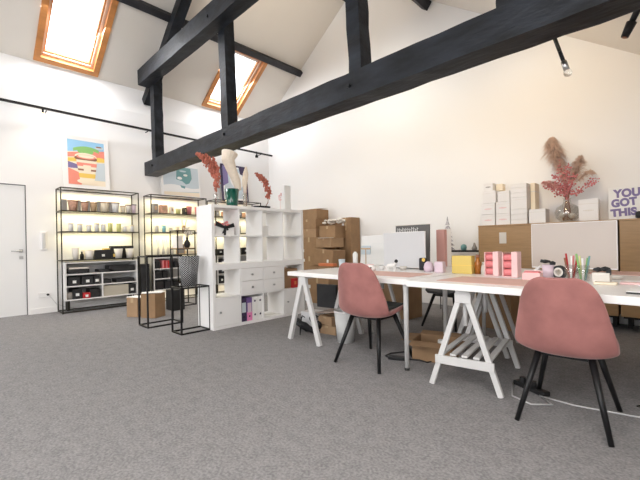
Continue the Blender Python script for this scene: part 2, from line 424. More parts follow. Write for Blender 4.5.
art = [('cink', [(0, 0), (1, 0), (1, 1), (0, 1)]), ('blue', band(lambda x: .72 + .1 * x, lambda x: 1)),
       ('rink', band(lambda x: .60 + .1 * x, lambda x: .70 + .12 * x)), ('gink', band(lambda x: .70 + .10 * math.sin(3 * x), lambda x: .76 + .12 * math.sin(3 * x), x0=.15, x1=.85)),
       ('yink', band(lambda x: .50 + .06 * x, lambda x: .58 + .1 * x)), ('rink', band(lambda x: .62 + .04 * math.sin(9 * x), lambda x: .68 + .04 * math.sin(9 * x), x0=.55)),
       ('violet', band(lambda x: .36, lambda x: .50 - .2 * x, x0=0, x1=.3)), ('rink', band(lambda x: 0, lambda x: .36 - .3 * x, x0=0, x1=.34)),
       ('lblue', band(lambda x: .12, lambda x: .46 + .08 * x, x0=.7)), ('gink', ell(.48, .76, .22, .07)), ('lblue', ell(.86, .88, .12, .04)), ('bink', ell(.85, .9, .09, .015)),
       ('cink', ell(.48, .64, .30, .085)), ('bink', ell(.48, .60, .31, .075)), ('rink', ell(.49, .635, .27, .05)), ('cink', ell(.49, .645, .22, .035)),
       ('cink', [(.22, .56), (.30, .10), (.70, .10), (.78, .56)]), ('rink', [(.225, .50), (.235, .42), (.765, .42), (.775, .50)]), ('bink', [(.25, .36), (.26, .32), (.74, .32), (.75, .36)]),
       ('yink', [(.27, .26), (.29, .16), (.71, .16), (.73, .26)]), ('cink', [(.40, .45), (.41, .29), (.60, .29), (.61, .45)]), ('cink', ell(.5, .08, .28, .06))]
pic1 = picture('framed_print', 'white framed colourful print of a cup on top of left shelf', 1.41, 2.12, 2.075, 3.01, .09, 'white', art, bord=.075)
art2 = [('lblue', [(0, 0), (1, 0), (1, 1), (0, 1)]), ('paper', band(lambda x: .08 + .1 * x, lambda x: .32 + .05 * math.sin(6 * x))), ('tink', [(.35, .55), (.52, .50), (.62, .40), (.72, .45), (.8, .62), (.78, .98), (.38, .98)]),
        ('paper', ell(.45, .6, .07, .05)), ('paper', ell(.62, .72, .06, .04)), ('lblue', ell(.55, .85, .1, .03)), ('tink', [(.45, .36), (.6, .33), (.58, .25), (.48, .28)]), ('cink', band(lambda x: 0, lambda x: .1 + .04 * x))]
pic2 = picture('framed_print', 'white framed pale blue abstract print on the second shelf top', 3.06, 3.90, 2.065, 2.76, .08, 'white', art2, bord=.04)
art3 = [('paper', [(0, 0), (1, 0), (1, 1), (0, 1)]), ('lblue', [(.05, .05), (.95, .05), (.95, .95), (.05, .95)]), ('violet', [(.0, .4), (.22, .5), (.2, 1), (0, 1)]), ('paper', ell(.6, .6, .3, .25)), ('navy', [(.75, .8), (1, .75), (1, 1), (.7, 1)]), ('rink', ell(.9, .3, .06, .1))]
pic3 = picture('framed_print', 'dark framed print behind the cream pampas vase', 4.42, 5.12, 2.065, 2.93, .08, 'navy', art3, bord=.04)

# shelving ---------------------------------------------------------------------------
def rack(label, y0, y1, levels, group=None, x0=-7.46, x1=-7.10, zt=2.05):
    o = thing('metal_shelf', label, 'shelf', (x0, y0, 0))
    W = x1 - x0; L = y1 - y0; r = .016
    for a in (r / 2, W - r / 2):
        for b in (r / 2, L - r / 2): MB().box(a - r / 2, a + r / 2, b - r / 2, b + r / 2, 0, zt).build('post', 'frame', o)
    for z, nm in ((zt - r, 'top_rail'), (.01, 'base_rail')):
        mb = MB()
        for a in (r / 2, W - r / 2): mb.box(a - r / 2, a + r / 2, r, L - r, z, z + r)
        for b in (r / 2, L - r / 2): mb.box(r, W - r, b - r / 2, b + r / 2, z, z + r)
        mb.build(nm, 'frame', o)
    for z in levels: MB().box(.002, W - .002, .002, L - .002, z - .016, z).build('shelf', 'frame', o)
    return o
rack('black metal shelf rack nearest the white door, picture on top', 1.31, 2.51, (1.675, 1.335, .865))
rack('middle black metal shelf rack with white box units and candles', 2.72, 3.86, (1.70, 1.335, .90))
rack('farthest black metal shelf rack seen through the white cube shelf', 4.06, 5.26, (1.69, 1.335, .86))

def cubby(label, y0, y1, z0, z1, rows, div, extra_cols=(), x0=-7.45, x1=-7.12):
    """open white box unit: rows = heights of inner shelves, div = [(y, z0, z1)]"""
    o = thing('box_shelf', label, 'shelf unit', (x0, y0, z0))
    L = y1 - y0; Hh = z1 - z0; W = x1 - x0; s = .018
    MB().box(0, W, 0, L, 0, s).box(0, W, 0, L, Hh - s, Hh).box(0, W, 0, s, s, Hh - s).box(0, W, L - s, L, s, Hh - s).build('carcass', 'white', o)
    MB().box(0, .006, s, L - s, s, Hh - s).build('back_panel', 'screen', o)
    for z in rows: MB().box(.006, W - .005, s, L - s, z - z0 - s / 2, z - z0 + s / 2).build('shelf', 'white', o)
    for y, a, b in div: MB().box(.006, W - .006, y - y0 - s / 2, y - y0 + s / 2, a - z0 + s / 2, b - z0 - s / 2).build('divider', 'white', o)
    for i in (0, 1): MB().box(.05, .09, [.05, L - .09][i], [.09, L - .05][i], -(z0 - .026), 0).build('foot', 'frame', o)
    for i in (0, 1): MB().box(W - .19, W - .15, [.05, L - .09][i], [.09, L - .05][i], -(z0 - .026), 0).build('foot', 'frame', o)
    return o
cubby('low white cubby unit full of black boxes inside left rack', 1.36, 2.47, .20, .825, (.625, .43), [(1.90, .43, .625), (1.90, .20, .43)])
cubby('white cubby unit with red books inside the middle rack', 2.76, 3.82, .22, .85, (.63, .44), [(3.12, .22, .85)])
cubby('white cubby unit inside the farthest rack behind cube shelf', 4.10, 5.22, .22, .83, (.63, .44), [(4.66, .22, .83)])

def pot(label, x, y, z, r, h, m, name='plant_pot', cat='pot', taper=.72, group=None, inner='cardin'):
    mb = MB().lathe([(0, .0), (r * taper, 0), (r * .9, h * .6), (r, h), (r * .9, h), (r * .85, h * .85), (0, h * .82)], 0, 0, 16)
    return tag(mb.build(name, m, loc=(x, y, z), smooth=False), label, cat, group)
def boxy(name, label, cat, x, y, z, w, d, h, m, rz=0, group=None, bev=.004, lab=None, parts=None):
    """a small closed box whose front label, lid line etc. are real parts"""
    o = thing(name, label, cat, (x, y, z), rz, group)
    MB().box(-w / 2, w / 2, -d / 2, d / 2, 0, h, bev).build('body', m, o)
    if lab:
        side, lm, lw, lh, lx, lz = lab
        if side == '+x': MB().box(w / 2, w / 2 + .002, lx - lw / 2, lx + lw / 2, lz - lh / 2, lz + lh / 2).build('sticker', lm, o)
        else: MB().box(lx - lw / 2, lx + lw / 2, -d / 2 - .002, -d / 2, lz - lh / 2, lz + lh / 2).build('sticker', lm, o)
    return o
# top shelf of left rack: pots between dark sleeves
pots = [(1.50, .066, .125, 'terra', 'wide pinkish pot first from the left on the rack nearest door, top shelf'),
        (1.67, .05, .115, 'terra', 'narrower pinkish pot second from left on the top shelf near door'),
        (1.80, .048, .115, 'woodp', 'tan banded pot third from left on top shelf near the door'),
        (1.97, .066, .125, 'cink', 'cream pot with brown specks in middle of the left rack top shelf'),
        (2.14, .062, .13, 'paper', 'plain pale cream pot right of middle on the left rack top shelf'),
        (2.265, .038, .09, 'cink', 'small low cream cup on the left rack top shelf'),
        (2.36, .045, .11, 'frost', 'grey and white mottled pot second from right, left rack top'),
        (2.45, .04, .12, 'lilac', 'small greyish pink pot last on the right of left rack top shelf')]
for y, r, h, m, l in pots:
    o = thing('plant_pot', l, 'pot', (-7.20, y, 1.675)); h *= 1.35; r *= 1.12
    MB().lathe([(0, 0), (r * .7, 0), (r * .88, h * .6), (r, h), (r * .92, h), (r * .86, h * .8), (0, h * .78)], 0, 0, 18).build('body', m, o, True)
    MB().lathe([(r * 1.02, h * .93), (r * 1.05, h * .93), (r * 1.05, h * 1.02), (r * .98, h * 1.02), (r * 1.02, h * .93)], 0, 0, 18).build('rim', 'bink' if m != 'lilac' else 'grey', o, True)
for i, (y, w) in enumerate(((1.38, .07), (1.59, .04), (1.73, .035), (1.88, .05), (2.06, .05))):
    boxy('dark_sleeve', ['dark cardboard sleeve at far left end of left rack top shelf', 'dark sleeve between the first two pinkish pots', 'dark sleeve between narrow pot and tan pot', 'dark sleeve left of the speckled cream pot', 'dark sleeve between speckled and plain cream pots'][i], 'box', -7.24, y, 1.675, .12, w, .185, 'cyl')
# second shelf: faint pale glasses and lime jars
gl = [(1.47, .16, 'frost'), (1.60, .15, 'cink'), (1.73, .13, 'frost'), (1.85, .17, 'cink'), (1.95, .15, 'paper'), (2.06, .18, 'lime'), (2.20, .17, 'lime'), (2.30, .12, 'paper'), (2.42, .15, 'cink')]
nm = ['first from the left', 'second from the left', 'third from left', 'fourth from left, tallest of the pale ones', 'beside the left lime jar', 'left of the two lime ones', 'right of the two lime ones', 'just right of the lime jars', 'last at the right end']
for (y, h, m), n_ in zip(gl, nm):
    o = thing('scented_candle', ('lime green' if m == 'lime' else 'pale') + ' candle jar on second shelf near door, ' + n_, 'candle', (-7.22, y, 1.335))
    MB().lathe([(0, 0), (.034, 0), (.036, h * .7), (.034, h * .72), (0, h * .72)], 0, 0, 14).build('jar', 'paper' if m != 'lime' else 'lime', o, True)
    MB().lathe([(0, h * .72), (.037, h * .72), (.037, h * .86), (0, h * .87)], 0, 0, 14).build('lid', m, o, True)
# third shelf (z .865): frosted tumblers in front of dark boxes
for y, r, h, l in ((1.52, .055, .20, 'tall frosted glass with a neck at left of third shelf near door'), (1.72, .072, .155, 'frosted tumbler beside the small dark bottle near door'), (2.17, .07, .17, 'frosted tumbler left of the pair on third shelf near door'), (2.36, .072, .17, 'frosted tumbler right of the pair on third shelf near door')):
    mb = MB().lathe([(0, 0), (r * .72, 0), (r, h), (r * .93, h), (r * .66, .012), (0, .012)], 0, 0, 18)
    tag(mb.build('glass_tumbler', 'frost', loc=(-7.17, y, .865), smooth=True), l, 'glass')
mb = MB().lathe([(0, .0), (.03, 0), (.03, .08), (.012, .10), (.012, .13), (0, .13)], 0, 0, 12)
o = thing('dark_bottle', 'small dark bottle with white stopper on third shelf near door', 'bottle', (-7.2, 1.615, .865)); mb.build('body', 'blackbox', o, True); MB().blob((0, 0, .145), .018).build('stopper', 'paper', o, True)
boxy('black_gift_box', 'black box with white sticker in middle of third shelf near door', 'box', -7.24, 1.93, .865, .14, .26, .155, 'blackbox', lab=('+x', 'label', .045, .04, 0, .06))
boxy('black_gift_box', 'small black box with yellow sticker right of the white stickered one', 'box', -7.24, 2.105, .865, .14, .08, .115, 'blackbox', lab=('+x', 'yink', .04, .05, 0, .055))
boxy('black_gift_box', 'tall black box behind the pair of frosted tumblers', 'box', -7.36, 2.28, .865, .12, .38, .22, 'blackbox')
boxy('pale_parcel', 'pale tan packet lying behind the black box, third shelf', 'box', -7.38, 1.76, .865, .1, .16, .16, 'cink')
boxy('pale_parcel', 'yellowish packet standing behind the white stickered black box', 'box', -7.38, 2.03, .865, .1, .1, .18, 'yink')
# black boxes inside the left cubby
cb = [(1.56, .645, .30, .07, 'blackbox', 0, 'flat black box at left of the cubby top row, left rack'), (1.56, .715, .28, .025, 'frost', 0, 'thin grey box lying on the flat black box in the left cubby'),
      (1.96, .637, .22, .05, 'blackbox', 0, 'low black box in middle of the cubby top row'), (2.22, .637, .42, .11, 'blackbox', 0, 'wide black box at right of the cubby top row'),
      (1.49, .442, .17, .145, 'blackbox', 1, 'black box with white sticker left in the cubby middle row'), (1.68, .442, .17, .145, 'blackbox', 1, 'black box with white sticker centre in the cubby middle row'), (1.82, .442, .08, .145, 'blackbox', 1, 'narrow black box with sticker beside the cubby divider'),
      (1.98, .442, .12, .07, 'blackbox', 0, 'short black box right of the divider, cubby middle row'), (2.27, .442, .30, .065, 'blackbox', 0, 'long flat black box at right of the cubby middle row'),
      (1.53, .222, .14, .16, 'blackbox', 1, 'black box with white sticker in cubby bottom row, second'), (1.79, .222, .16, .14, 'blackbox', 0, 'black box beside divider in the cubby bottom row'),
      (2.38, .222, .12, .17, 'blackbox', 1, 'black box with white sticker at bottom right of the cubby')]
for y, z, w, h, m, s, l in cb:
    boxy('black_gift_box', l, 'box', -7.27, y, z - .004 if z < .64 else z - .002, .26, w, h, m, lab=('+x', 'label', .05, .045, 0, h * .45) if s else None)
MB().lathe([(0, 0), (.05, 0), (.06, .05), (.045, .11), (0, .12)], 0, 0, 16)
tag(MB().lathe([(0, 0), (.04, 0), (.055, .06), (.04, .12), (0, .13)], 0, 0, 16).build('grey_vase', 'cyl', loc=(-7.19, 1.425, .209), smooth=True), 'rounded grey jar in bottom left of the low cubby', 'jar')
o = thing('red_box', 'red box with white sticker in the cubby bottom row', 'box', (-7.2, 1.66, .209)); MB().box(-.08, .08, -.055, .055, 0, .10, .01).build('body', 'red', o); MB().box(.08, .082, -.02, .02, .03, .07).build('sticker', 'label', o)
tag(MB().box(0, .01, 0, .40, 0, .19).build('backing_sheet', 'sand', loc=(-7.16, 1.92, .209)), 'pale beige sheet standing in the lower right cubby bay', 'sheet')

# middle rack goods
mid = [(2.83, .09, .13, 'cyl', 'dark grey box at left end of middle rack top shelf', 'box'), (2.99, .13, .12, 'terra', 'terracotta coloured candle box on the middle rack top shelf', 'box'), (3.15, .06, .10, 'frost', 'small beige candle box on middle rack top shelf', 'box'), (3.29, .10, .07, 'lime', 'lime green cup on the middle rack top shelf', 'pot'), (3.42, .05, .10, 'blackbox', 'dark box between lime cup and red pots', 'box'),
       (3.52, .11, .12, 'pinkr', 'rose red pot left of the pair, middle rack top shelf', 'pot'), (3.70, .11, .12, 'pinkr', 'rose red pot right of the pair, middle rack top shelf', 'pot')]
for y, w, h, m, l, c in mid:
    h *= 1.35
    if c == 'box': boxy('candle_box', l, 'box', -7.2, y, 1.70, .12, w, h, m, lab=('+x', 'woodp', w * .5, h * .4, 0, h * .55))
    else:
        o = thing('plant_pot', l, 'pot', (-7.2, y, 1.70)); r = w / 2
        MB().lathe([(0, 0), (r * .75, 0), (r, h), (r * .9, h), (r * .85, h * .8), (0, h * .8)], 0, 0, 18).build('body', m, o, True)
        MB().lathe([(r, h), (r * 1.04, h), (r * 1.04, h + .01), (r * .95, h + .01)], 0, 0, 18).build('rim', 'cink', o, True)
for y, h, m, l in ((2.86, .12, 'frost', 'pale glass at left end of second shelf, middle rack'), (3.00, .13, 'cyan', 'pale blue glass on the middle rack second shelf'), (3.13, .09, 'frost', 'small clear cup right of the pale blue glass'), (3.27, .11, 'cink', 'small cream cup with tan rim on the middle rack'), (3.40, .14, 'woodp', 'tan reed diffuser jar on the middle rack')):
    o = thing('small_glass', l, 'glass', (-7.2, y, 1.335))
    MB().lathe([(0, 0), (.032, 0), (.04, h), (.036, h), (.03, .01), (0, .01)], 0, 0, 14).build('cup', m, o, True)
    if 'reed' in l:
        mb = MB()
        for k in range(5): mb.tube([(0, 0, .02), (random.uniform(-.04, .04), random.uniform(-.05, .05), .26)], .003, 5)
        mb.build('reeds', 'woodp', o)
for i, y in enumerate((2.88, 2.98, 3.07, 3.16)):
    o = thing('reed_diffuser', 'thin glass reed diffuser on third shelf of the middle rack', 'diffuser', (-7.2, y, .90), group='reed diffusers on the middle rack')
    MB().lathe([(0, 0), (.022, 0), (.022, .10), (.010, .13), (.010, .15), (0, .15)], 0, 0, 12).build('flask', 'frost', o, True)
    mb = MB()
    for k in range(4): mb.tube([(0, 0, .13), (random.uniform(-.02, .02), random.uniform(-.03, .03), .30)], .0025, 5)
    mb.build('reeds', 'frost', o)
# small wooden picture frame on that shelf
o = thing('photo_frame', 'small tan wooden photo frame on the middle rack third shelf', 'frame', (-7.15, 3.30, .90))
MB().box(0, .015, -.09, -.07, 0, .2).box(0, .015, .07, .09, 0, .2).box(0, .015, -.07, .07, 0, .02).box(0, .015, -.07, .07, .18, .2).build('frame', 'woodp', o); MB().box(.0, .008, -.07, .07, .02, .18).build('photo', 'cyl', o)
boxy('pale_parcel', 'flat cream tray with gold edge beside the wooden photo frame', 'box', -7.2, 3.52, .90, .2, .22, .06, 'cink')
# books in cubby 2
for i in range(4):
    tag(MB().box(-.08, .08, -.014, .014, 0, .155 - .006 * (i % 2), .003).build('red_book', 'red' if i % 2 else 'pinkr', loc=(-7.22, 2.95 + .034 * i, .639)), 'red book standing in the upper cubby of the middle rack', 'book', 'red books in the middle rack')
for y, z, w, h, l in ((2.85, .639, .08, .14, 'black box left of the red books'), (2.86, .449, .12, .14, 'black box in second row of the middle cubby'), (2.99, .449, .10, .13, 'black box right in second row of the middle cubby'), (2.88, .238, .14, .16, 'black box at bottom left of the middle cubby'), (3.04, .238, .12, .15, 'black box at bottom beside the divider, middle cubby'), (3.26, .238, .20, .12, 'black box with white sticker in the right bay of middle cubby'), (3.5, .238, .2, .12, 'black box at the right end of middle cubby bottom row'), (3.3, .639, .25, .12, 'black box in the upper right bay of middle cubby')):
    boxy('black_gift_box', l, 'box', -7.26, y, z, .24, w, h, 'blackbox', lab=('+x', 'label', .045, .04, 0, h * .5) if 'sticker' in l else None)
# farthest rack goods (seen through the cube shelf)
far = [(4.14, 1.69, .10, .12, 'sand', 'beige box on farthest rack top shelf, seen through cube shelf'), (4.40, 1.69, .12, .12, 'terra', 'pinkish box on farthest rack top shelf'), (4.70, 1.69, .12, .14, 'cyl', 'smoky box on farthest rack top shelf'), (4.95, 1.69, .12, .12, 'terra', 'pinkish box at right of farthest rack top shelf'),
       (4.2, .86, .16, .12, 'blackbox', 'black box at left of the farthest rack third shelf'), (4.55, .86, .12, .22, 'cyl', 'tall smoky box on the farthest rack third shelf'), (4.85, .86, .2, .14, 'blackbox', 'black box at right of the farthest rack third shelf'), (4.22, 1.335, .12, .13, 'frost', 'pale box on the farthest rack second shelf'), (4.66, 1.335, .12, .16, 'cyl', 'smoky box on the farthest rack second shelf'),
       (4.22, .238, .16, .15, 'blackbox', 'black box bottom left in the farthest cubby'), (4.25, .449, .2, .14, 'blackbox', 'black box in middle row of the farthest cubby'), (4.25, .639, .2, .12, 'blackbox', 'black box in top row of the farthest cubby'), (4.8, .449, .2, .14, 'blackbox', 'black box right of divider in the farthest cubby')]
for y, z, w, h, m, l in far: boxy('storage_box', l, 'box', -7.25, y, z, .2, w, h, m, lab=('+x', 'label', w * .3, h * .3, 0, h * .5))

# floor things at the racks -------------------------------------------------------------
def open_box(name, label, x, y, z, w, d, h, rz=0, m='card', flaps=True, cat='box', group=None, fl=.12, wall=.006):
    o = thing(name, label, cat, (x, y, z), rz, group)
    MB().box(-w / 2, w / 2, -d / 2, d / 2, 0, wall).box(-w / 2, -w / 2 + wall, -d / 2, d / 2, wall, h).box(w / 2 - wall, w / 2, -d / 2, d / 2, wall, h).box(-w / 2 + wall, w / 2 - wall, -d / 2, -d / 2 + wall, wall, h).box(-w / 2 + wall, w / 2 - wall, d / 2 - wall, d / 2, wall, h).build('carton_body', m, o)
    if flaps:
        for (ax, ay, bx, by, nx, ny) in ((-w / 2, -d / 2, w / 2, -d / 2, 0, -1), (-w / 2, d / 2, w / 2, d / 2, 0, 1), (-w / 2, -d / 2, -w / 2, d / 2, -1, 0), (w / 2, -d / 2, w / 2, d / 2, 1, 0)):
            dz = random.uniform(-.3, .5) * fl
            MB().prism([(ax, ay, h), (bx, by, h), (bx + nx * fl, by + ny * fl, h + dz), (ax + nx * fl, ay + ny * fl, h + dz)], (0, 0, .004)).build('flap', m, o)
    return o
def carton(name, label, x, y, z, w, d, h, rz=0, m='card', group=None, sticker=(0, 0), tape=True, cat='box', tilt=None):
    o = thing(name, label, cat, (x, y, z), rz, group, rot=tilt)
    MB().box(-w / 2, w / 2, -d / 2, d / 2, 0, h, .004).build('carton_body', m, o)
    if tape: MB().box(-w / 2 - .001, w / 2 + .001, -.025, .025, h, h + .001).box(-.024, .024, -d / 2 - .001, -d / 2, h * .75, h).build('packing_tape', 'tape', o)
    if sticker: MB().box(sticker[0] * w / 2 - .025, sticker[0] * w / 2 + .025, -d / 2 - .003, -d / 2 - .0005, h * .5 + sticker[1] * h - .03, h * .5 + sticker[1] * h + .03).build('sticker', 'label', o)
    return o
o = open_box('cardboard_box', 'open cardboard box with white papers on floor between the racks', -5.72, 2.20, 0, .25, .22, .36, .5, flaps=False)
for k in range(3): tag(MB().box(-.14, .14, -.10, .10, 0, .004).build('paper_sheet', 'paper', loc=((-5.97, -5.72, -5.70)[k], (2.07, 2.20, 2.19)[k], (.295, .365, .371)[k]), rz=.4 + .5 * k), ['white paper sheet on the smaller cardboard box by racks', 'lower white paper sheet on the open cardboard box', 'topmost white paper sheet on the open cardboard box'][k], 'paper')
carton('cardboard_box', 'smaller cardboard box on floor left of the open box', -5.99, 2.06, 0, .2, .2, .29, .5, 'card2', sticker=None)
boxy('speaker_box', 'tall narrow black box standing between two metal racks', 'box', -7.2, 2.60, 0, .2, .16, .74, 'blackbox', bev=.01)
boxy('dark_crate', 'dark grey crate on floor behind the black wire stand', 'crate', -6.08, 2.70, 0, .24, .22, .34, 'blackbox', bev=.01)

def wire_stand(label, x, y, w, d, h, rz=0, top='blackm', board=True):
    o = thing('wire_stand', label, 'stand', (x, y, 0), rz); r = .018
    for a in (-w / 2, w / 2):
        for b in (-d / 2, d / 2): MB().box(a - r / 2, a + r / 2, b - r / 2, b + r / 2, 0, h).build('leg', 'blackm', o)
    for z in (0, h - r):
        mb = MB()
        for a in (-w / 2, w / 2): mb.box(a - r / 2, a + r / 2, -d / 2 + r / 2, d / 2 - r / 2, z, z + r)
        for b in (-d / 2, d / 2): mb.box(-w / 2 + r / 2, w / 2 - r / 2, b - r / 2, b + r / 2, z, z + r)
        mb.build('base_frame' if z == 0 else 'top_frame', 'blackm', o)
    if board: MB().box(-w / 2 + r / 2, w / 2 - r / 2, -d / 2 + r / 2, d / 2 - r / 2, h - .014, h - .004).build('top_plate', 'thin', o)
    return o
wire_stand('taller black wire display stand in front of cardboard box', -5.09, 2.06, .30, .46, .935, -.0)
wire_stand('low black wire display stand in front of white cube shelf', -4.37, 2.14, .25, .37, .56, 0)
mb = MB().lathe([(0, 0), (.085, 0), (.128, .37), (.121, .37), (.08, .01), (0, .01)], 0, 0, 40)
tag(mb.build('patterned_planter', 'diamond', loc=(-4.40, 2.135, .561), smooth=True), 'tapered black planter with small white diamond pattern on a stand', 'planter')
# cube frame display with cat-like dark figure on the middle rack front
o = thing('wire_stand', 'tall black wire cube stand holding a dark vase before middle rack', 'stand', (-6.45, 3.02, 0))
for a in (-.15, .15):
    for b in (-.16, .16): MB().box(a - .008, a + .008, b - .008, b + .008, 0, 1.34).build('leg', 'blackm', o)
for z in (.0, 1.0, 1.324):
    mb = MB()
    for a in (-.15, .15): mb.box(a - .008, a + .008, -.152, .152, z, z + .016)
    for b in (-.16, .16): mb.box(-.142, .142, b - .008, b + .008, z, z + .016)
    mb.build('crossbar_ring', 'blackm', o)
MB().box(-.15, .15, -.16, .16, 1.016, 1.026).build('shelf_plate', 'woodp', o)
boxy('storage_box', 'pale pinkish box inside the black wire cube frame', 'box', -6.48, 2.94, 1.026, .16, .12, .22, 'whitem')
o = thing('dark_vase', 'dark bulbous vase with pale blossoms in wire cube frame', 'vase', (-6.44, 3.10, 1.026))
MB().lathe([(0, 0), (.035, 0), (.055, .05), (.05, .10), (.018, .15), (.022, .19), (0, .19)], 0, 0, 16).build('vase_body', 'blackbox', o, True)
mb = MB()
for k in range(26):
    a = random.uniform(0, 2 * PI); r = random.uniform(0, .09); mb.blob((r * math.cos(a), r * math.sin(a), .24 + random.uniform(0, .14)), random.uniform(.012, .022))
mb.build('blossoms', 'frost', o)
mb = MB()
for k in range(7): mb.tube([(0, 0, .15), (random.uniform(-.06, .06), random.uniform(-.07, .07), .30)], .003, 5)
mb.build('twigs', 'cyl', o)

# ------------------------------------------------------------------ white cube shelves
KX0, KX1, KY0, KY1 = -4.54, -4.15, 2.32, 3.86
cw = (KY1 - KY0 - .076 - 3 * .016) / 4
def cube_unit(label, z0, h):
    o = thing('cube_shelf', label, 'shelf', (KX0, KY0, z0)); L = KY1 - KY0; W = KX1 - KX0; s = .038
    MB().box(0, W, 0, L, 0, s, .001).box(0, W, 0, L, h - s, h, .001).box(0, W, 0, s, s, h - s).box(0, W, L - s, L, s, h - s).build('carcass', 'white', o)
    MB().box(.002, W - .002, s, L - s, h / 2 - .008, h / 2 + .008).build('shelf', 'white', o)
    for i in range(3):
        y = s + cw * (i + 1) + .016 * i
        MB().box(.002, W - .002, y, y + .016, s, h / 2 - .008).box(.002, W - .002, y, y + .016, h / 2 + .008, h - s).build('divider', 'white', o)
    return o
def cell(col, row, z0, h):
    """local y0,y1,z0,z1 of a cell of a unit; row 0 = upper"""
    y0 = .038 + (cw + .016) * col; s = .038
    return (y0, y0 + cw, (h / 2 + .008, h - s) if row == 0 else (s, h / 2 - .008))
UH = .785
lower = cube_unit('lower white cube shelf with drawers, doors and ring binders', 0.0, UH)
upper = cube_unit('upper white cube shelf stacked on top, open through to the racks', UH, UH)
W = KX1 - KX0
for col in (1, 2):      # drawers: upper row of lower unit
    y0, y1, (a, b) = cell(col, 0, 0, UH); mid_ = (a + b) / 2
    for (p, q) in ((a + .003, mid_ - .002), (mid_ + .002, b - .003)):
        dr = MB().box(.03, W + .002, y0 + .003, y1 - .003, p, q, .002).build('drawer', 'white', lower)
        mb = MB(); mb.tube([(W + .001, (y0 + y1) / 2, (p + q) / 2), (W + .018, (y0 + y1) / 2, (p + q) / 2)], .013, 12); mb.build('knob', 'steel', dr)
for col in (0, 3):      # doors
    y0, y1, (a, b) = cell(col, 1, 0, UH)
    dr = MB().box(W - .018, W + .001, y0 + .003, y1 - .003, a + .003, b - .003, .002).build('door', 'white', lower)
    mb = MB(); mb.tube([(W, y0 + .06, (a + b) / 2), (W + .016, y0 + .06, (a + b) / 2)], .012, 12); mb.build('knob', 'steel', dr)
    MB().box(.01, .016, y0, y1, a, b).build('back_panel', 'white', lower)
def K(col, row, unit):   # world cell
    y0, y1, (a, b) = cell(col, row, 0, UH); z = 0 if unit == 'l' else UH
    return KY0 + y0, KY0 + y1, z + a, z + b
y0, y1, z0, z1 = K(1, 1, 'l')
bw = cw / 4 - .004
for i, (m, l) in enumerate((('navy', 'dark ring binder at left of the row in cube shelf'), ('purple', 'purple and pink ring binder second in the row'), ('paper', 'white ring binder third in the row with dark rings'), ('paper', 'white ring binder at the right end of the row'))):
    o = thing('ring_binder', l, 'binder', (-4.30, y0 + .008 + (bw + .004) * i + bw / 2, z0))
    MB().box(-.13, .13, -bw / 2, bw / 2, 0, .31, .003).build('cover', m, o)
    if m in ('navy',): MB().box(.13, .1315, -bw * .36, bw * .36, .12, .25).build('spine_label', 'lblue', o)
    if m == 'purple':
        MB().box(.13, .1315, -bw * .5, bw * .5, 0, .12).build('pink_band', 'bpink', o); MB().box(.1316, .1325, -bw * .36, bw * .36, .11, .24).build('spine_label', 'lilac', o)
    if m == 'paper':
        for z in (.07, .255): MB().blob((.131, .0, z), .016, 1, (.2, 1, 1)).build('finger_hole', 'navy', o)
    else:
        MB().blob((.131, 0, .06), .014, 1, (.2, 1, 1)).build('finger_hole', 'black', o)
y0, y1, z0, z1 = K(2, 1, 'l')
boxy('storage_box', 'dark book standing in the open lower cube beside binders', 'book', -4.33, y0 + .03, z0, .22, .035, .24, 'cyl')
tag(MB().box(-.1, .1, -.13, .13, 0, .01).build('paper_sheet', 'paper', loc=(-4.32, (y0 + y1) / 2 + .02, z0)), 'white papers lying in the open cube of lower shelf', 'paper')
y0, y1, z0, z1 = K(3, 0, 'l')
o = carton('cardboard_box', 'brown cardboard box inside the right cube of the lower shelf', -4.36, (y0 + y1) / 2, z0, .28, .28, .29, 0, 'card', sticker=None)
o = thing('red_box', 'small dark red box in front of the brown one in cube', 'box', (-4.19, (y0 + y1) / 2 + .05, z0)); MB().box(-.025, .025, -.05, .05, 0, .14, .004).build('body', 'red', o); MB().box(.025, .0262, -.02, .02, .05, .1).build('sticker', 'orange', o)
y0, y1, z0, z1 = K(0, 0, 'u')
o = thing('gift_hamper', 'white gift box with black ribbon bow in the top left cube', 'box', (-4.32, (y0 + y1) / 2 - .01, z0))
MB().box(-.13, .13, -.14, .14, 0, .12, .005).build('box_body', 'paper', o)
mb = MB(); mb.box(.13, .134, -.015, .015, 0, .12)
mb.prism([(.14, 0, .11), (.14, -.13, .18), (.14, -.14, .12), (.14, -.03, .09)], (.006, 0, 0)).prism([(.14, 0, .11), (.14, .12, .16), (.14, .14, .11), (.14, .03, .085)], (.006, 0, 0)).prism([(.14, .0, .11), (.14, -.05, .02), (.14, -.015, .03)], (.006, 0, 0)).prism([(.14, .01, .11), (.14, .05, .07), (.14, .02, .06)], (.006, 0, 0))
mb.blob((.14, 0, .11), .022); mb.build('ribbon', 'blackbox', o)
mb = MB()
for k in range(30): mb.blob((random.uniform(-.1, .1), random.uniform(-.1, .1), .125 + random.uniform(0, .05)), random.uniform(.012, .022))
mb.build('dried_petals', 'pinkr', o)
y0, y1, z0, z1 = K(2, 1, 'u')
tag(MB().lathe([(0, 0), (.02, 0), (.045, .08), (.045, .18), (.028, .26), (0, .28)], 0, 0, 16, sx=.4).build('wooden_oval', 'woodp', loc=(-4.3, y0 + .05, z0), smooth=True), 'rounded wooden board standing in second row third cube', 'board')
y0, y1, z0, z1 = K(2, 0, 'u')
boxy('storage_box', 'pale cream packet standing in top row third cube', 'box', -4.32, y0 + .16, z0, .05, .1, .14, 'paper')

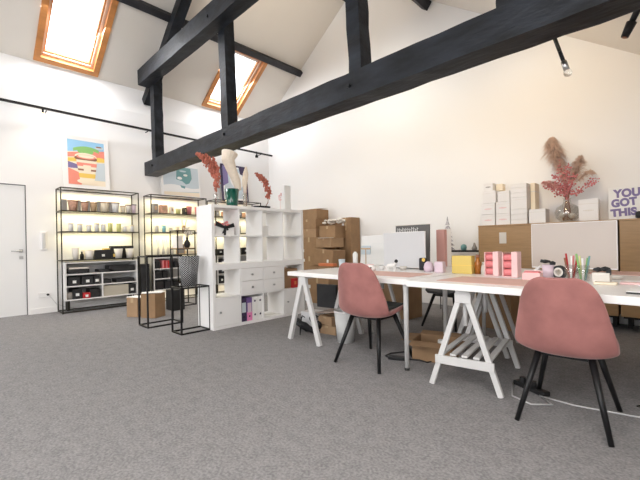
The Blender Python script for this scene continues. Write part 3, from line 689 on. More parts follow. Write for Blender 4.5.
# on top of the cube shelf -------------------------------------------------------------
ZT = UH * 2
def berry_branch(parent, root, pts, nb=150, spread=.03, m='berry', r0=.010):
    mb = MB(); st = MB(); P = [Vector(p) for p in pts]
    def at(t):
        s = t * (len(P) - 1); i = min(int(s), len(P) - 2); return P[i].lerp(P[i + 1], s - i)
    st.tube([at(i / 10) for i in range(11)], [.005] * 11, 5)
    for k in range(nb):
        t = random.uniform(.28, 1); c = at(t); w = spread * math.sin(PI * min(1, (t - .2) / .8) ** .8) + .010
        d = Vector((random.gauss(0, 1), random.gauss(0, 1), random.gauss(0, 1))).normalized() * random.uniform(.2, 1) * w
        mb.blob(c + d, random.uniform(.5, 1.1) * r0, 1, (1, 1, 1.5))
        if k % 3 == 0: st.tube([c, c + d], .0018, 4)
    st.build('stems', 'stem', parent); mb.build('blossoms', m, parent)
def plume(mb, P, n, L, droop, wd=.004, t0=.35):
    P = [Vector(p) for p in P]
    def at(t):
        s = t * (len(P) - 1); i = min(int(s), len(P) - 2); return P[i].lerp(P[i + 1], s - i)
    for k in range(n):
        t = random.uniform(t0, 1); c = at(t); a = random.uniform(0, 2 * PI)
        ln = L * max(.25, 1 - .7 * abs(t - .6) / .4) * random.uniform(.6, 1.1)
        d = Vector((math.cos(a), math.sin(a), random.uniform(.1, .9))).normalized()
        tip = c + d * ln + Vector((0, 0, -droop * ln)); midp = c + d * ln * .55 + Vector((0, 0, ln * .06))
        s = Vector((-math.sin(a), math.cos(a), 0)) * wd
        v = [mb.bm.verts.new(q) for q in (c - s, c + s, midp + s * .8, tip, midp - s * .8)]
        mb.bm.faces.new((v[0], v[1], v[2], v[4])); mb.bm.faces.new((v[4], v[2], v[3]))
o = thing('dried_flower_vase', 'tall rust red dried branch in clear vase at shelf left end', 'vase', (-4.30, 2.47, ZT))
MB().lathe([(0, 0), (.03, 0), (.032, .14), (.025, .16), (.022, .16), (.028, .13), (.027, .006), (0, .006)], 0, 0, 16).build('glass_vase', 'thin', o, True)
berry_branch(o, 0, [(0, 0, .01), (0, .005, .2), (-.02, .01, .38), (-.02, -.05, .52), (.0, -.14, .60), (.01, -.26, .63)], 340, .075, r0=.014)
berry_branch(o, 0, [(0, 0, .01), (0, .005, .2), (.01, .02, .36), (0, .01, .50), (.0, -.03, .62)], 140, .06, r0=.013)
o = thing('dried_flower_vase', 'arching rust red dried branch in a low black tray', 'vase', (-4.30, 3.20, ZT))
MB().lathe([(0, 0), (.10, 0), (.115, .035), (.105, .035), (.095, .008), (0, .008)], 0, 0, 20, sx=.8, sy=1.25).build('tray', 'blackbox', o, True)
berry_branch(o, 0, [(0, .05, .01), (0, .11, .10), (0, .13, .25), (0, .08, .38), (0, -.01, .45), (0, -.1, .50)], 260, .058, r0=.013)
o = thing('pampas_vase', 'green glass vase with tall cream pampas on cube shelf', 'vase', (-4.30, 2.71, ZT))
MB().lathe([(0, 0), (.072, 0), (.078, .05), (.098, .235), (.092, .235), (.070, .02), (0, .02)], 0, 0, 28).build('glass_vase', 'green', o, True)
mb = MB(); mb.tube([(.0, .05, .2), (0, .10, .24), (0, .07, .36), (0, .0, .50), (0, -.05, .62), (0, -.02, .72)], [.02, .042, .055, .066, .085, .11], 14); plume(mb, [(0, .10, .2), (0, .07, .36), (0, -.03, .6), (0, -.04, .68)], 420, .09, .05, .006); mb.build('pampas_plume', 'cream', o)
o = thing('pampas_vase', 'slim clear vase with pale cream pampas beside the green vase', 'vase', (-4.28, 2.90, ZT))
MB().lathe([(0, 0), (.03, 0), (.03, .2), (.026, .2), (.026, .01), (0, .01)], 0, 0, 16).build('glass_vase', 'thin', o, True)
mb = MB(); mb.tube([(0, 0, .02), (0, 0, .2), (0, 0, .32), (0, .02, .46), (0, .03, .56)], [.006, .012, .035, .04, .012], 10); plume(mb, [(0, 0, .05), (0, 0, .3), (0, .03, .56)], 200, .06, .1); mb.build('pampas_plume', 'cream', o)
MB().tube([(0.02, .01, .02), (0.02, .02, .25), (.02, .03, .35)], .004, 6).build('stem', 'stem', o)
o = thing('acrylic_display', 'clear acrylic display card with pink blossom on the cube shelf', 'card', (-4.30, 3.62, ZT))
MB().box(-.012, .012, -.0, .12, .012, .38, .003).build('panel', 'label', o)
MB().box(-.03, .03, -.09, .13, 0, .012).build('foot', 'frost', o)
mb = MB()
for k in range(14): mb.blob((0, -.08 + random.uniform(-.03, .03), .20 + random.uniform(-.05, .05)), .012)
mb.tube([(0, -.08, .01), (0, -.08, .2)], .003, 5)
mb.build('blossom', 'pinkp', o)

# ------------------------------------------------------------------ carton pile by the back wall
pile = [  # name,label,x,y,z,w,d,h,rz,mat,sticker
 ('open', 'open topmost carton of the left column by the back wall', -5.50, 5.42, 1.56, .52, .36, .20, .02, 'card', (-.8, .1)),
 ('c', 'carton second from top in left column by the back wall', -5.52, 5.44, 1.36, .54, .40, .20, -.02, 'card', (-.85, 0)),
 ('c', 'slim carton third from the top in left column', -5.52, 5.44, 1.19, .52, .40, .17, .01, 'card2', (-.85, 0)),
 ('c', 'large carton fourth from the top in left column', -5.46, 5.44, .80, .62, .42, .39, .0, 'card', (-.55, -.2)),
 ('c', 'large carton fifth from top in left column, two stickers', -5.46, 5.44, .40, .62, .42, .40, .02, 'card', (-.5, .3)),
 ('c', 'bottom carton of the left column standing on floor', -5.46, 5.44, 0, .64, .42, .40, -.02, 'card2', (-.2, .1)),
 ('c', 'narrow carton behind, between left and middle columns', -5.12, 5.66, 1.18, .17, .26, .37, .0, 'card2', None),
 ('c', 'narrow carton low behind the two front columns', -5.03, 5.68, 0, .2, .22, 1.17, .0, 'card', None),
 ('c', 'tall upright carton with white label at right of pile', -4.71, 5.66, .56, .27, .27, 1.0, -.06, 'card', (-.5, .36)),
 ('c', 'wide carton under the tall upright carton', -4.60, 5.55, .0, .60, .42, .55, .03, 'card2', (.2, 0)),
 ('c', 'dark brown carton high in middle of the pile', -4.92, 5.36, 1.16, .40, .32, .24, .05, 'card', None),
 ('c', 'carton with white label lying in middle of the pile', -4.90, 5.26, .98, .42, .34, .18, -.06, 'card2', None),
 ('c', 'big tilted carton in middle of the pile', -4.86, 5.18, .62, .54, .32, .36, -.08, 'card', (.5, -.2)),
 ('c', 'lower middle carton of pile with white sticker', -4.86, 5.16, .30, .54, .34, .31, .04, 'card', (-.3, .1)),
 ('c', 'bottom middle carton of the pile on the floor', -4.86, 5.15, .0, .54, .36, .30, 0, 'card2', (.4, 0)),
]
for k, l, x, y, z, w, dd, h, rz, m, st in pile:
    if k == 'open':
        o = open_box('cardboard_box', l, x, y, z, w, dd, h, rz, m, flaps=False)
        MB().box(-.23, -.18, -dd / 2 - .003, -dd / 2 - .0005, h * .5, h * .8).build('sticker', 'label', o)
        MB().prism([(-w / 2, -dd / 2, .0 + h), (w / 2, -dd / 2, h), (w / 2, dd / 2, h + .03), (-w / 2, dd / 2, h + .03)], (0, 0, .004)).build('flap', 'card2', o)
    else: carton('cardboard_box', l, x, y, z + (.03 if 'tilted' in l else 0), w, dd, h - (.06 if 'tilted' in l else 0), rz, m, sticker=st, tilt=(0, .10, rz) if 'tilted' in l else None)
# white sticker on top of middle box + bubble wrap roll on top
o = thing('bubble_wrap', 'crumpled clear bubble wrap on top of the carton pile', 'wrap', (-4.92, 5.36, 1.405))
mb = MB()
for k in range(34): mb.blob((random.uniform(-.2, .25), random.uniform(-.1, .1), random.uniform(.02, .12)), random.uniform(.03, .05), 1, (1.3, 1, .7))
mb.build('wrap', 'frost', o)
tag(MB().box(-.12, .12, -.09, .09, 0, .006).build('shipping_label', 'label', loc=(-4.86, 5.10, 1.162), rz=.1), 'white shipping paper lying on the tilted middle carton', 'paper')
open_box('cardboard_box', 'shallow open carton with orange packet in front of pile', -4.62, 4.80, .48, .52, .28, .17, .05, 'card', flaps=False)
carton('cardboard_box', 'carton on floor under the shallow open carton', -4.62, 4.78, 0, .55, .34, .48, .0, 'card', sticker=(-.7, .1))
boxy('orange_packet', 'bright orange packet resting on the shallow open carton', 'packet', -4.50, 4.76, .655, .36, .1, .05, 'orange')

# ------------------------------------------------------------------ tables
def table(label, x0, y0, length, depth, ztop, rz, legs=(), th=.045):
    """x0,y0 = front-left corner"""
    o = thing('desk_table', label, 'table', (x0, y0, 0), rz)
    MB().box(0, length, 0, depth, ztop - th, ztop, .004).build('tabletop', 'tabletop', o)
    for x, y in legs:
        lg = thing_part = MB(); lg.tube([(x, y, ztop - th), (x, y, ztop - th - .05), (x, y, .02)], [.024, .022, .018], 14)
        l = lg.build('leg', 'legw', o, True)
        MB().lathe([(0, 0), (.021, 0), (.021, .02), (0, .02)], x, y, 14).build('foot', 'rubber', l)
    return o
TZ = .752
table('white desk at left of the front row with blush desk mat', -3.13, 2.66, 1.56, .78, TZ, -.045, [(1.50, .06), (1.50, .70)])
table('white desk at right of the front row, behind second pink chair', -1.54, 2.515, 1.85, .86, TZ, -.055, [(1.80, .08), (1.80, .78)])
table('white desk at left of the back row with grey monitor', -3.08, 3.46, 1.56, .78, TZ, -.045, [(.06, .70), (1.50, .70)])
table('white desk at right of the back row with beige screen', -1.49, 3.40, 1.85, .90, TZ, -.055, [(1.80, .1), (1.80, .8)])

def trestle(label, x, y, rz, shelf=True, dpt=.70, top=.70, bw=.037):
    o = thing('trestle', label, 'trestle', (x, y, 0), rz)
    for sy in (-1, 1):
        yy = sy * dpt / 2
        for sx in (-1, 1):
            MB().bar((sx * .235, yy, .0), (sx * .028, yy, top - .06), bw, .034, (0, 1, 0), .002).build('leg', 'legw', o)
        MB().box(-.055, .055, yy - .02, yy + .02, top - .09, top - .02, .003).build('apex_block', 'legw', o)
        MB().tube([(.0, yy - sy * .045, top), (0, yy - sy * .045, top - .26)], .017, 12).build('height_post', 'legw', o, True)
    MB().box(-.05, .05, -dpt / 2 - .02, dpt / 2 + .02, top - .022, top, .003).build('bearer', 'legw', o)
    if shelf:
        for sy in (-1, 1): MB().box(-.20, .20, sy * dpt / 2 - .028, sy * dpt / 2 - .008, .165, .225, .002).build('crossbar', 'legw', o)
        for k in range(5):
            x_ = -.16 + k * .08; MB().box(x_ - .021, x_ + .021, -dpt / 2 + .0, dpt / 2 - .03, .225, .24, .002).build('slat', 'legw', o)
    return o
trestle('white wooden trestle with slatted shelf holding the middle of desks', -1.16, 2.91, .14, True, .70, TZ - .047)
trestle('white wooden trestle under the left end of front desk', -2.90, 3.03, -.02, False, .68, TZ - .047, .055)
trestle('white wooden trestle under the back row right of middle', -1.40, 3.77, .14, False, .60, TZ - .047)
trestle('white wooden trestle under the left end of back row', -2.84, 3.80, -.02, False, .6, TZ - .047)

# ------------------------------------------------------------------ chairs
def shell_chair(label, x, y, rz, m, group=None, cushion=None):
    o = thing('shell_chair', label, 'chair', (x, y, 0), rz)
    prof = [(.235, .415, .150, .0), (.232, .435, .185, .012), (.19, .443, .215, .025), (.09, .430, .235, .035), (-.03, .412, .249, .05), (-.12, .400, .254, .065), (-.178, .405, .254, .085),
            (-.208, .440, .252, .10), (-.229, .52, .241, .095), (-.244, .61, .223, .075), (-.256, .70, .203, .055), (-.266, .768, .180, .038), (-.273, .810, .152, .025), (-.277, .833, .116, .016), (-.279, .843, .07, .01)]
    bm = bmesh.new(); nu = 12; G = []
    for j, (py, pz, hw, cup) in enumerate(prof):
        k = min(1, max(0, (j - 3) / 6)); row = []
        for i in range(nu + 1):
            u = -1 + 2 * i / nu; uu = math.sin(u * PI / 2) * .55 + u * .45
            c = cup * abs(u) ** 2.2
            row.append(bm.verts.new((hw * uu, py + c * k * .85, pz + c * (1 - k * .9))))
        G.append(row)
    for a, b in zip(G, G[1:]):
        for i in range(nu): bm.faces.new((a[i], a[i + 1], b[i + 1], b[i]))
    bmesh.ops.recalc_face_normals(bm, faces=bm.faces[:])
    me = bpy.data.meshes.new('shell_seat'); bm.to_mesh(me); bm.free(); me.materials.append(M[m])
    for p in me.polygons: p.use_smooth = True
    s = bpy.data.objects.new('shell_seat', me); C.objects.link(s); s.parent = o
    so = s.modifiers.new('t', 'SOLIDIFY'); so.thickness = .03; so.offset = 0
    ss = s.modifiers.new('s', 'SUBSURF'); ss.levels = ss.render_levels = 2
    for sx in (-1, 1):
        for (ty, by) in ((-.12, -.26), (.11, .26)):
            MB().tube([(sx * .13, ty, .400), (sx * .225, by, .0)], [.020, .0135], 12).build('leg', 'blackm', o, True)
    MB().box(-.14, .14, -.13, .13, .372, .388, .004).build('under_frame', 'blackm', o)
    if cushion:
        MB().box(-.19, .19, -.12, .20, .450, .482, .014).build('seat_pad', cushion, o)
    return o
ch = shell_chair('blush velvet shell chair at the left desk, dark pad on seat', -1.985, 2.69, .02, 'pink', cushion='cushion')
ch.scale = (1.04, 1.04, 1.05)
ch = shell_chair('blush velvet shell chair in right foreground, near the camera', -.495, 2.595, .03, 'pink')
ch.scale = (.97, 1, 1.0)
shell_chair('charcoal shell chair on the far side of desks facing camera', -2.10, 4.42, PI - .06, 'grey')

# ------------------------------------------------------------------ under the tables
o = thing('waste_bin', 'white tapered waste bin beside the left pink chair', 'bin', (-2.59, 3.00, 0))
MB().lathe([(0, 0), (.088, 0), (.118, .33), (.111, .33), (.082, .01), (0, .01)], 0, 0, 28).build('bin_body', 'kraft', o, True)
MB().lathe([(.112, .322), (.122, .322), (.122, .336), (.112, .336), (.112, .322)], 0, 0, 28).build('rim', 'whitem', o, True)
for k, (dz, w, l, rz) in enumerate(((0, .26, 'bottom pale carton in small stack behind left trestle', .1), (.105, .24, 'upper pale carton in small stack behind left trestle', -.12))):
    carton('cardboard_box', l, -2.98, 3.22, dz, w, .24, .10, rz, 'card2', sticker=None)
tag(MB().box(-.02, .44, -.14, .14, 0, .014, .003).build('wooden_board', 'woodd', loc=(-3.08, 3.20, .236)), 'grey brown board lying on the small stack under left desk', 'board')
bpy.data.objects['wooden_board'].rotation_euler = (0, -.12, .15)
boxy('black_screen_box', 'black square box standing on stack under the left desk', 'box', -3.20, 3.37, .25, .30, .05, .29, 'blackbox', rz=.12, bev=.006)
# black shoes in a heap at the left trestle
for i, (x, y, z, r, l) in enumerate(((-3.30, 3.02, 0, .5, 'black high heeled shoe nearest the left trestle leg'), (-3.12, 2.98, 0, 1.1, 'black high heeled shoe right of its neighbour by trestle'), (-3.22, 3.16, 0, -.4, 'black high heeled shoe behind the front two by trestle'), (-3.08, 3.12, 0, 1.9, 'black high heeled shoe pointing at the small carton stack'), (-3.40, 3.10, 0, 1.5, 'black high heeled shoe farthest left under the desk end'))):
    o = thing('black_shoe', l, 'shoe', (x, y, z), r)
    mb = MB(); pts = [(-.11, 0, .13), (-.06, 0, .11), (0, 0, .06), (.06, 0, .03), (.12, 0, .022)]
    mb.tube(pts, [.034, .036, .032, .036, .016], 10); mb.build('upper', 'blackbox', o, True)
    MB().tube([(-.11, 0, .11), (-.12, 0, .0)], [.014, .006], 8).build('heel', 'black', o)
    MB().tube([(-.1, 0, .2), (-.085, .03, .22), (-.06, 0, .2), (-.085, -.03, .22), (-.1, 0, .2)], .005, 6).build('ankle_strap', 'black', o)
    MB().tube([(-.11, 0, .13), (-.1, 0, .21)], .008, 6).build('strap_stay', 'black', o)
boxy('pale_parcel', 'grey white shoe box behind the black shoes', 'box', -3.38, 3.28, 0, .22, .2, .2, 'screen', rz=.2)
o = open_box('cardboard_box', 'open cardboard box with flaps on floor behind slatted trestle', -1.60, 3.10, 0, .36, .28, .17, .25, 'card', fl=.10)
tag(MB().lathe([(0, 0), (.03, 0), (.03, .16), (0, .16)], 0, 0, 14).build('paper_roll', 'paper', loc=(-1.56, 3.12, .007)), 'white paper roll standing in the open cardboard box', 'roll')
carton('cardboard_box', 'large brown cardboard box on the floor behind back desks', -2.90, 4.56, 0, .50, .36, .54, -.05, 'card2', sticker=None)
carton('cardboard_box', 'dark cardboard box standing behind the desks right of the trestle', -1.62, 4.72, 0, .40, .3, .62, .0, 'card', sticker=None)
o = thing('pedal_unit', 'black power adapter lying between chair and round leg', 'adapter', (-1.83, 2.84, 0), .4)
MB().box(-.09, .09, -.03, .03, 0, .03, .006).build('body', 'black', o)
MB().tube([(.09, 0, .015), (.18, .02, .008), (.25, -.02, .006), (.30, .04, .006)], .006, 6).build('cable', 'black', o, True)
MB().tube([(-.09, 0, .015), (-.13, .05, .01), (-.1, .15, .006), (.1, .3, .006)], .006, 6).build('cable', 'black', o, True)
o = thing('power_strip', 'black power strip with plugs under the right pink chair', 'power strip', (-.77, 2.86, 0), -.5)
MB().box(-.13, .13, -.03, .03, 0, .035, .008).build('body', 'black', o)
for k in (-.07, .02): MB().lathe([(0, .035), (.022, .035), (.02, .07), (0, .07)], k, 0, 12).build('plug', 'black', o)
tag(MB().tube([(-.90, 2.90, .006), (-.83, 2.66, .006), (-.70, 2.60, .006), (-.60, 2.68, .006), (-.70, 2.78, .006), (-.5, 2.76, .006), (-.2, 2.82, .006), (.05, 3.0, .006), (.3, 3.3, .006)], .005, 6).build('floor_cable', 'cable', smooth=True), 'thin grey cable looping over the carpet under right pink chair', 'cable')
tag(MB().tube([(-.215, 3.0, .006), (-.1, 2.9, .1), (0.0, 3.1, .2), (0.05, 3.25, .68)], .005, 6).build('hanging_cable', 'black', smooth=True), 'thin black cable hanging from the right desk to the floor', 'cable')

# ------------------------------------------------------------------ oak cabinets and what stands on them
def cabinet(label, x0, x1):
    o = thing('oak_cabinet', label, 'cabinet', (x0, 5.30, .17)); L = x1 - x0
    MB().box(0, L, .02, .50, 0, 1.075, .002).build('carcass', 'oak', o)
    MB().box(-.0, L, 0, .50, 1.075, 1.095, .002).build('top_panel', 'oak', o)
    MB().box(.02, L - .02, .04, .48, -.022, 0).build('shade_rail', 'shade_feet', o)  # near-black strip standing in for the shade under the carcass
    for x in (.04, L - .08):
        for y in (.26, .42): MB().box(x, x + .04, y, y + .04, -.17, -.02).build('foot', 'shade_feet', o)
    for k in range(2):
        a = L / 2 * k + .004; b = L / 2 * (k + 1) - .004
        MB().box(a, b, 0, .018, .006, 1.07, .0015).build('door', 'oak', o)
    return o
cabinet('honey oak low cabinet with monitor before it, boxes on top', -2.065, -.525)
cabinet('honey oak low cabinet at right under the lettered sign', -.505, 1.03)
o = tag(MB().box(-.045, .045, 0, .002, -.075, .075).build('wall_sticker', 'frost', loc=(-1.735, 5.296, 1.085)), 'small whitish paper label stuck on the oak cabinet door', 'label')
ZC = 1.266
def wbox(label, x0, x1, y, d, z0, z1, m='whitem', logo=True, name='white_box', tone='pinkp'):
    z0 = ZC + (z0 - ZC) * 1.12; z1 = ZC + (z1 - ZC) * 1.12
    o = thing(name, label, 'box', ((x0 + x1) / 2, y, z0)); w = x1 - x0 - .006; h = z1 - z0 - .002
    MB().box(-w / 2, w / 2, -d / 2, d / 2, 0, h, .003).build('box_body', m, o)
    MB().box(-w / 2 - .002, w / 2 + .002, -d / 2 - .002, d / 2 + .002, h * .78, h * .80).build('lid_edge', 'frost', o)
    if logo:
        mb = MB(); n = 7
        for k in range(n):
            xx = (k - n / 2 + .5) * w * .55 / n; hh = .004 + .006 * (1 - abs(k - 3) / 4)
            mb.box(xx - w * .03, xx + w * .03, -d / 2 - .0015, -d / 2, h * .48 - hh, h * .48 + hh)
        mb.build('logo', tone, o)
    return o
Y5 = 5.48
r = [('lower left', -2.04, -1.855, ZC, 1.405), ('second up in the left column', -2.04, -1.855, 1.405, 1.545), ('third up in the left column', -2.03, -1.85, 1.545, 1.70), ]
wbox('white box with pink logo at the bottom of leftmost stack', -2.04, -1.855, Y5, .22, ZC, 1.405)
wbox('white box with pink logo second up in leftmost stack', -2.04, -1.855, Y5, .22, 1.405, 1.545)
wbox('plain white box third up in the leftmost stack', -2.02, -1.84, Y5, .22, 1.545, 1.70, logo=False)
wbox('small whitish box at the very top of leftmost stack', -2.01, -1.88, Y5, .2, 1.70, 1.80, logo=True, tone='cyl')
wbox('cream packet at top beside the leftmost stack', -1.87, -1.78, Y5 + .05, .12, 1.70, 1.785, 'cink', False)
wbox('white box with pink logo at bottom of the second stack', -1.845, -1.66, Y5, .22, ZC, 1.405)
wbox('white box with pink logo second up in the second stack', -1.845, -1.66, Y5, .22, 1.405, 1.55)
wbox('plain white box topmost in the second stack', -1.82, -1.66, Y5, .22, 1.55, 1.68, logo=False)
zz = [ZC, 1.325, 1.385, 1.445, 1.585, 1.64, 1.70, 1.745]
ll = ['flat white box at the bottom of third stack', 'flat white box second from the bottom of third stack', 'flat white box third from bottom of third stack', 'thick white box in the middle of third stack', 'flat white box just above the thick one in third stack', 'flat white box second from the top of third stack', 'flat white box topmost in the third stack']
for k in range(7): wbox(ll[k], -1.65, -1.445, Y5, .26, zz[k], zz[k + 1], logo=False)
wbox('tan edged box leaning behind the third stack', -1.44, -1.38, Y5 + .1, .2, ZC, 1.75, 'cink', False)
wbox('single white box right of the third stack', -1.43, -1.235, Y5 - .02, .2, ZC, 1.43, logo=False)
wbox('glossy white box with small print beside the glass vase', -.90, -.70, Y5, .14, ZC, 1.50, tone='frost')
# round vase with pampas
o = thing('flower_vase', 'round clear vase with taupe pampas and pink dried flowers', 'vase', (-1.03, 5.50, ZC))
MB().lathe([(0, 0), (.07, 0), (.125, .05), (.14, .12), (.115, .19), (.05, .235), (.04, .29), (.052, .30), (.036, .29), (.046, .23), (.11, .185), (.134, .12), (.12, .055), (.066, .008), (0, .008)], 0, 0, 28).build('glass_vase', 'thin', o, True)
mb = MB()
for k in range(9): a = k * .7; mb.tube([(.05 * math.cos(a), .05 * math.sin(a), .02), (.015 * math.cos(a), .015 * math.sin(a), .28), (.05 * math.cos(a) - .01, .04 * math.sin(a), .45)], .0035, 5)
mb.build('stems', 'stem', o)
mb = MB(); mb.blob((-.05, -.03, .09), .035, 2); mb.blob((.06, -.05, .07), .035, 2); mb.blob((.02, .05, .1), .035, 2); mb.build('glass_baubles', 'frost', o, True)
mb = MB()
plume(mb, [(0, 0, .28), (-.03, 0, .55), (-.11, 0, .80), (-.15, -.01, .98), (-.15, 0, 1.08)], 2000, .20, .5, .0035, .18)
mb.build('tall_plume', 'taupe', o)
mb = MB(); plume(mb, [(0, 0, .28), (.06, -.02, .50), (.12, 0, .68), (.15, 0, .80)], 900, .16, .35, .003, .3); mb.build('short_plume', 'taupe', o)
mb = MB(); plume(mb, [(0, 0, .28), (.10, -.02, .48), (.22, -.03, .58), (.28, -.03, .56)], 350, .12, .6, .003); mb.build('short_plume', 'taupe', o)
mb = MB(); plume(mb, [(0, 0, .28), (-.08, -.02, .42), (-.2, -.03, .50), (-.25, -.03, .52)], 420, .13, .5, .004); mb.build('side_plume', 'paleflower', o)
mb = MB(); P_ = [((0, 0, .3), (-.06, -.06, .75)), ((0, 0, .3), (.02, -.06, .70)), ((0, 0, .3), (-.22, -.04, .50)), ((0, 0, .3), (.30, -.04, .48)), ((0, 0, .28), (-.12, -.08, .62)), ((0, 0, .3), (.10, -.06, .58)), ((0, 0, .26), (0, -.06, .5))]
for a, b in P_:
    a = Vector(a); b = Vector(b)
    for k in range(70):
        t_ = random.uniform(.25, 1); c = a.lerp(b, t_); mb.blob(c + Vector((random.gauss(0, .022), random.gauss(0, .022), random.gauss(0, .022))), random.uniform(.006, .014))
mb.build('pink_flowers', 'hotpink', o)
# sign
o = thing('lettered_sign', 'white square sign with violet hand lettering YOU GOT THIS', 'sign', (-.62, 5.52, ZC), rot=(-.06, 0, 0))
MB().box(0, .42, -.012, .012, 0, .375, .003).build('panel', 'paper', o)
def text_mesh(name, body, size, loc, m, parent, rot=(PI / 2, 0, 0), bold=.0, sx=1.0):
    cu = bpy.data.curves.new(name, 'FONT'); cu.body = body; cu.size = size; cu.offset = bold; cu.extrude = .001; cu.space_character = 1.05
    ob = bpy.data.objects.new(name, cu); C.objects.link(ob)
    dg = bpy.context.evaluated_depsgraph_get(); me = bpy.data.meshes.new_from_object(ob.evaluated_get(dg)); bpy.data.objects.remove(ob); bpy.data.curves.remove(cu)
    me.materials.clear(); me.materials.append(M[m])
    o2 = bpy.data.objects.new(name, me); C.objects.link(o2); o2.parent = parent; o2.location = loc; o2.rotation_euler = rot; o2.scale = (sx, 1, 1)
    return o2
text_mesh('lettering', 'YOU', .125, (.055, -.0135, .262), 'violet', o, (PI / 2, -.03, 0), .007, .86)
text_mesh('lettering', 'GOT', .12, (.03, -.0135, .150), 'violet', o, (PI / 2, -.08, 0), .007, .86)
text_mesh('lettering', 'THIS', .115, (.025, -.0135, .040), 'violet', o, (PI / 2, -.06, 0), .007, .95)
o = thing('framed_photo', 'pale framed card standing behind the lettered sign', 'picture', (-.20, 5.60, ZC), rot=(-.06, 0, 0))
MB().box(-.16, .2, -.01, .01, 0, .36, .003).build('card', 'cink', o); MB().box(-.12, .05, -.012, -.0101, .14, .26).build('grey_print', 'cyl', o)
o = thing('wine_bottle', 'dark and olive green bottle lying in front of the sign', 'bottle', (-.33, 5.42, ZC + .041), rot=(0, PI / 2, 0))
MB().lathe([(0, -.04), (.03, -.04), (.04, -.02), (.04, .17), (.016, .23), (.014, .29), (0, .29)], 0, 0, 20).build('body', 'olive', o, True)
MB().lathe([(.0405, .0), (.0412, .0), (.0412, .05), (.0405, .05)], 0, 0, 20).build('band', 'blackbox', o, True)
MB().lathe([(.0, -.0412), (.031, -.0412), (.0415, -.02), (.0415, 0.0)], 0, 0, 20).build('base_cap', 'blackbox', o, True)

# pendant rod on tie beam
o = thing('rod_lamp', 'black rod lamp with small bulb hanging from the tie beam', 'lamp', (-.63, 3.0, 2.50), rot=(0, -.27, 0))
MB().tube([(0, -.1, .03), (0, 0, .03), (0, 0, -.24)], .012, 10).build('rod', 'blackm', o, True)
MB().tube([(0.005, -.016, -.05), (0.0, -.016, -.16)], .009, 8).build('cable_clip', 'frame', o, True)
MB().tube([(0, 0, -.235), (0, 0, -.30)], .018, 12).build('socket', 'steel', o, True)
MB().blob((0, 0, -.325), .026, 2).build('bulb', 'glass', o, True)

# ------------------------------------------------------------------ desk top things
Z = TZ + .0005
def flat(name, label, cat, x, y, w, d, m, rz=0, h=.003, z=None): return tag(MB().box(-w / 2, w / 2, -d / 2, d / 2, 0, h, .0005).build(name, m, loc=(x, y, Z if z is None else z), rz=rz), label, cat)
flat('desk_mat', 'blush pink desk mat on the left desk behind pink chair', 'mat', -2.06, 2.98, .80, .40, 'mat', -.045)
flat('desk_mat', 'blush pink desk mat on right desk near holders', 'mat', -.95, 2.83, .78, .42, 'mat', -.055)
flat('desk_mat', 'blush pink desk mat far back on the right desk', 'mat', -.22, 4.02, .75, .40, 'mat', -.055)
def monitor(label, x, y, w, h, z0, m, rz=0):
    o = thing('computer_monitor', label, 'monitor', (x, y, Z), rz)
    MB().box(-w / 2, w / 2, 0, .02, z0, z0 + h, .004).build('housing', 'whitem', o)
    MB().box(-w / 2 + .006, w / 2 - .006, -.002, 0, z0 + .012, z0 + h - .006).build('display', m, o)
    MB().box(-.09, .09, .02, .18, 0, .008, .003).build('foot_plate', 'steel', o)
    MB().bar((0, .12, .008), (0, .03, z0 + h * .4), .12, .012, (0, 1, 0)).build('stand_arm', 'steel', o)
    return o
monitor('large pale grey monitor on the left back desk', -2.245, 3.62, .55, .40, .015, 'screen', -.04)
monitor('large pale beige monitor in front of the oak cabinet', -.69, 3.82, .63, .405, .04, 'screen2', -.03)
# slate board behind left monitor with chalk writing
o = thing('slate_board', 'dark slate board with white chalk marks behind grey monitor', 'board', (-2.36, 3.98, Z), rot=(-.03, 0, -.04))
MB().box(-.22, .25, -.012, .012, 0, .505, .003).build('board', 'slate', o)
MB().box(-.225, .255, -.014, .014, .505, .512).build('top_edge', 'frost', o)
mb = MB(); random.seed(3)
x_ = -.19
while x_ < .10:
    w_ = random.uniform(.012, .02); h_ = random.uniform(.018, .04); mb.box(x_, x_ + .006, -.0135, -.012, .425, .425 + h_ + .02); mb.box(x_, x_ + w_, -.0135, -.012, .425 + h_, .425 + h_ + .007); x_ += w_ + .009
mb.build('chalk_marks', 'paper', o)
o = thing('pink_folder', 'coral pink clear folder standing right of the slate board', 'folder', (-2.06, 4.16, Z), -.04)
MB().box(-.045, .06, -.03, .03, 0, .44, .003).build('cover', 'coralp', o); MB().box(-.05, .11, .031, .04, 0, .45).build('clear_back', 'frost', o)
# white cards, wooden stand at left
o = thing('pin_board', 'white cards and papers propped on the left back desk', 'card', (-3.02, 4.10, Z), rot=(-.12, 0, -.02))
MB().box(-.22, .34, -.01, .01, 0, .40, .004).build('large_card', 'paper', o)
MB().box(-.02, .30, -.03, -.015, .0, .30, .004).build('front_card', 'label', o)
MB().box(-.2, -.04, -.03, -.015, .14, .26, .004).build('small_card', 'lblue', o)
o = thing('jewellery_stand', 'thin wooden T shaped jewellery stand on the left back desk', 'stand', (-2.95, 3.85, Z))
MB().tube([(0, 0, 0), (0, 0, .22)], .006, 8).build('stem', 'woodp', o); MB().box(-.07, .07, -.01, .01, .215, .235, .004).build('crossbar', 'woodp', o); MB().lathe([(0, 0), (.045, 0), (.045, .01), (0, .012)], 0, 0, 16).build('base', 'woodp', o, True)
tag(MB().lathe([(0, 0), (.03, 0), (.034, .16), (.03, .165), (.012, .19), (0, .19)], 0, 0, 16).build('white_bottle', 'paper', loc=(-3.02, 3.72, Z), smooth=True), 'white bottle left of the wooden jewellery stand', 'bottle')
o = thing('pale_cup', 'pale blue paper cup with dark items at left desk end', 'cup', (-2.92, 3.34, Z))
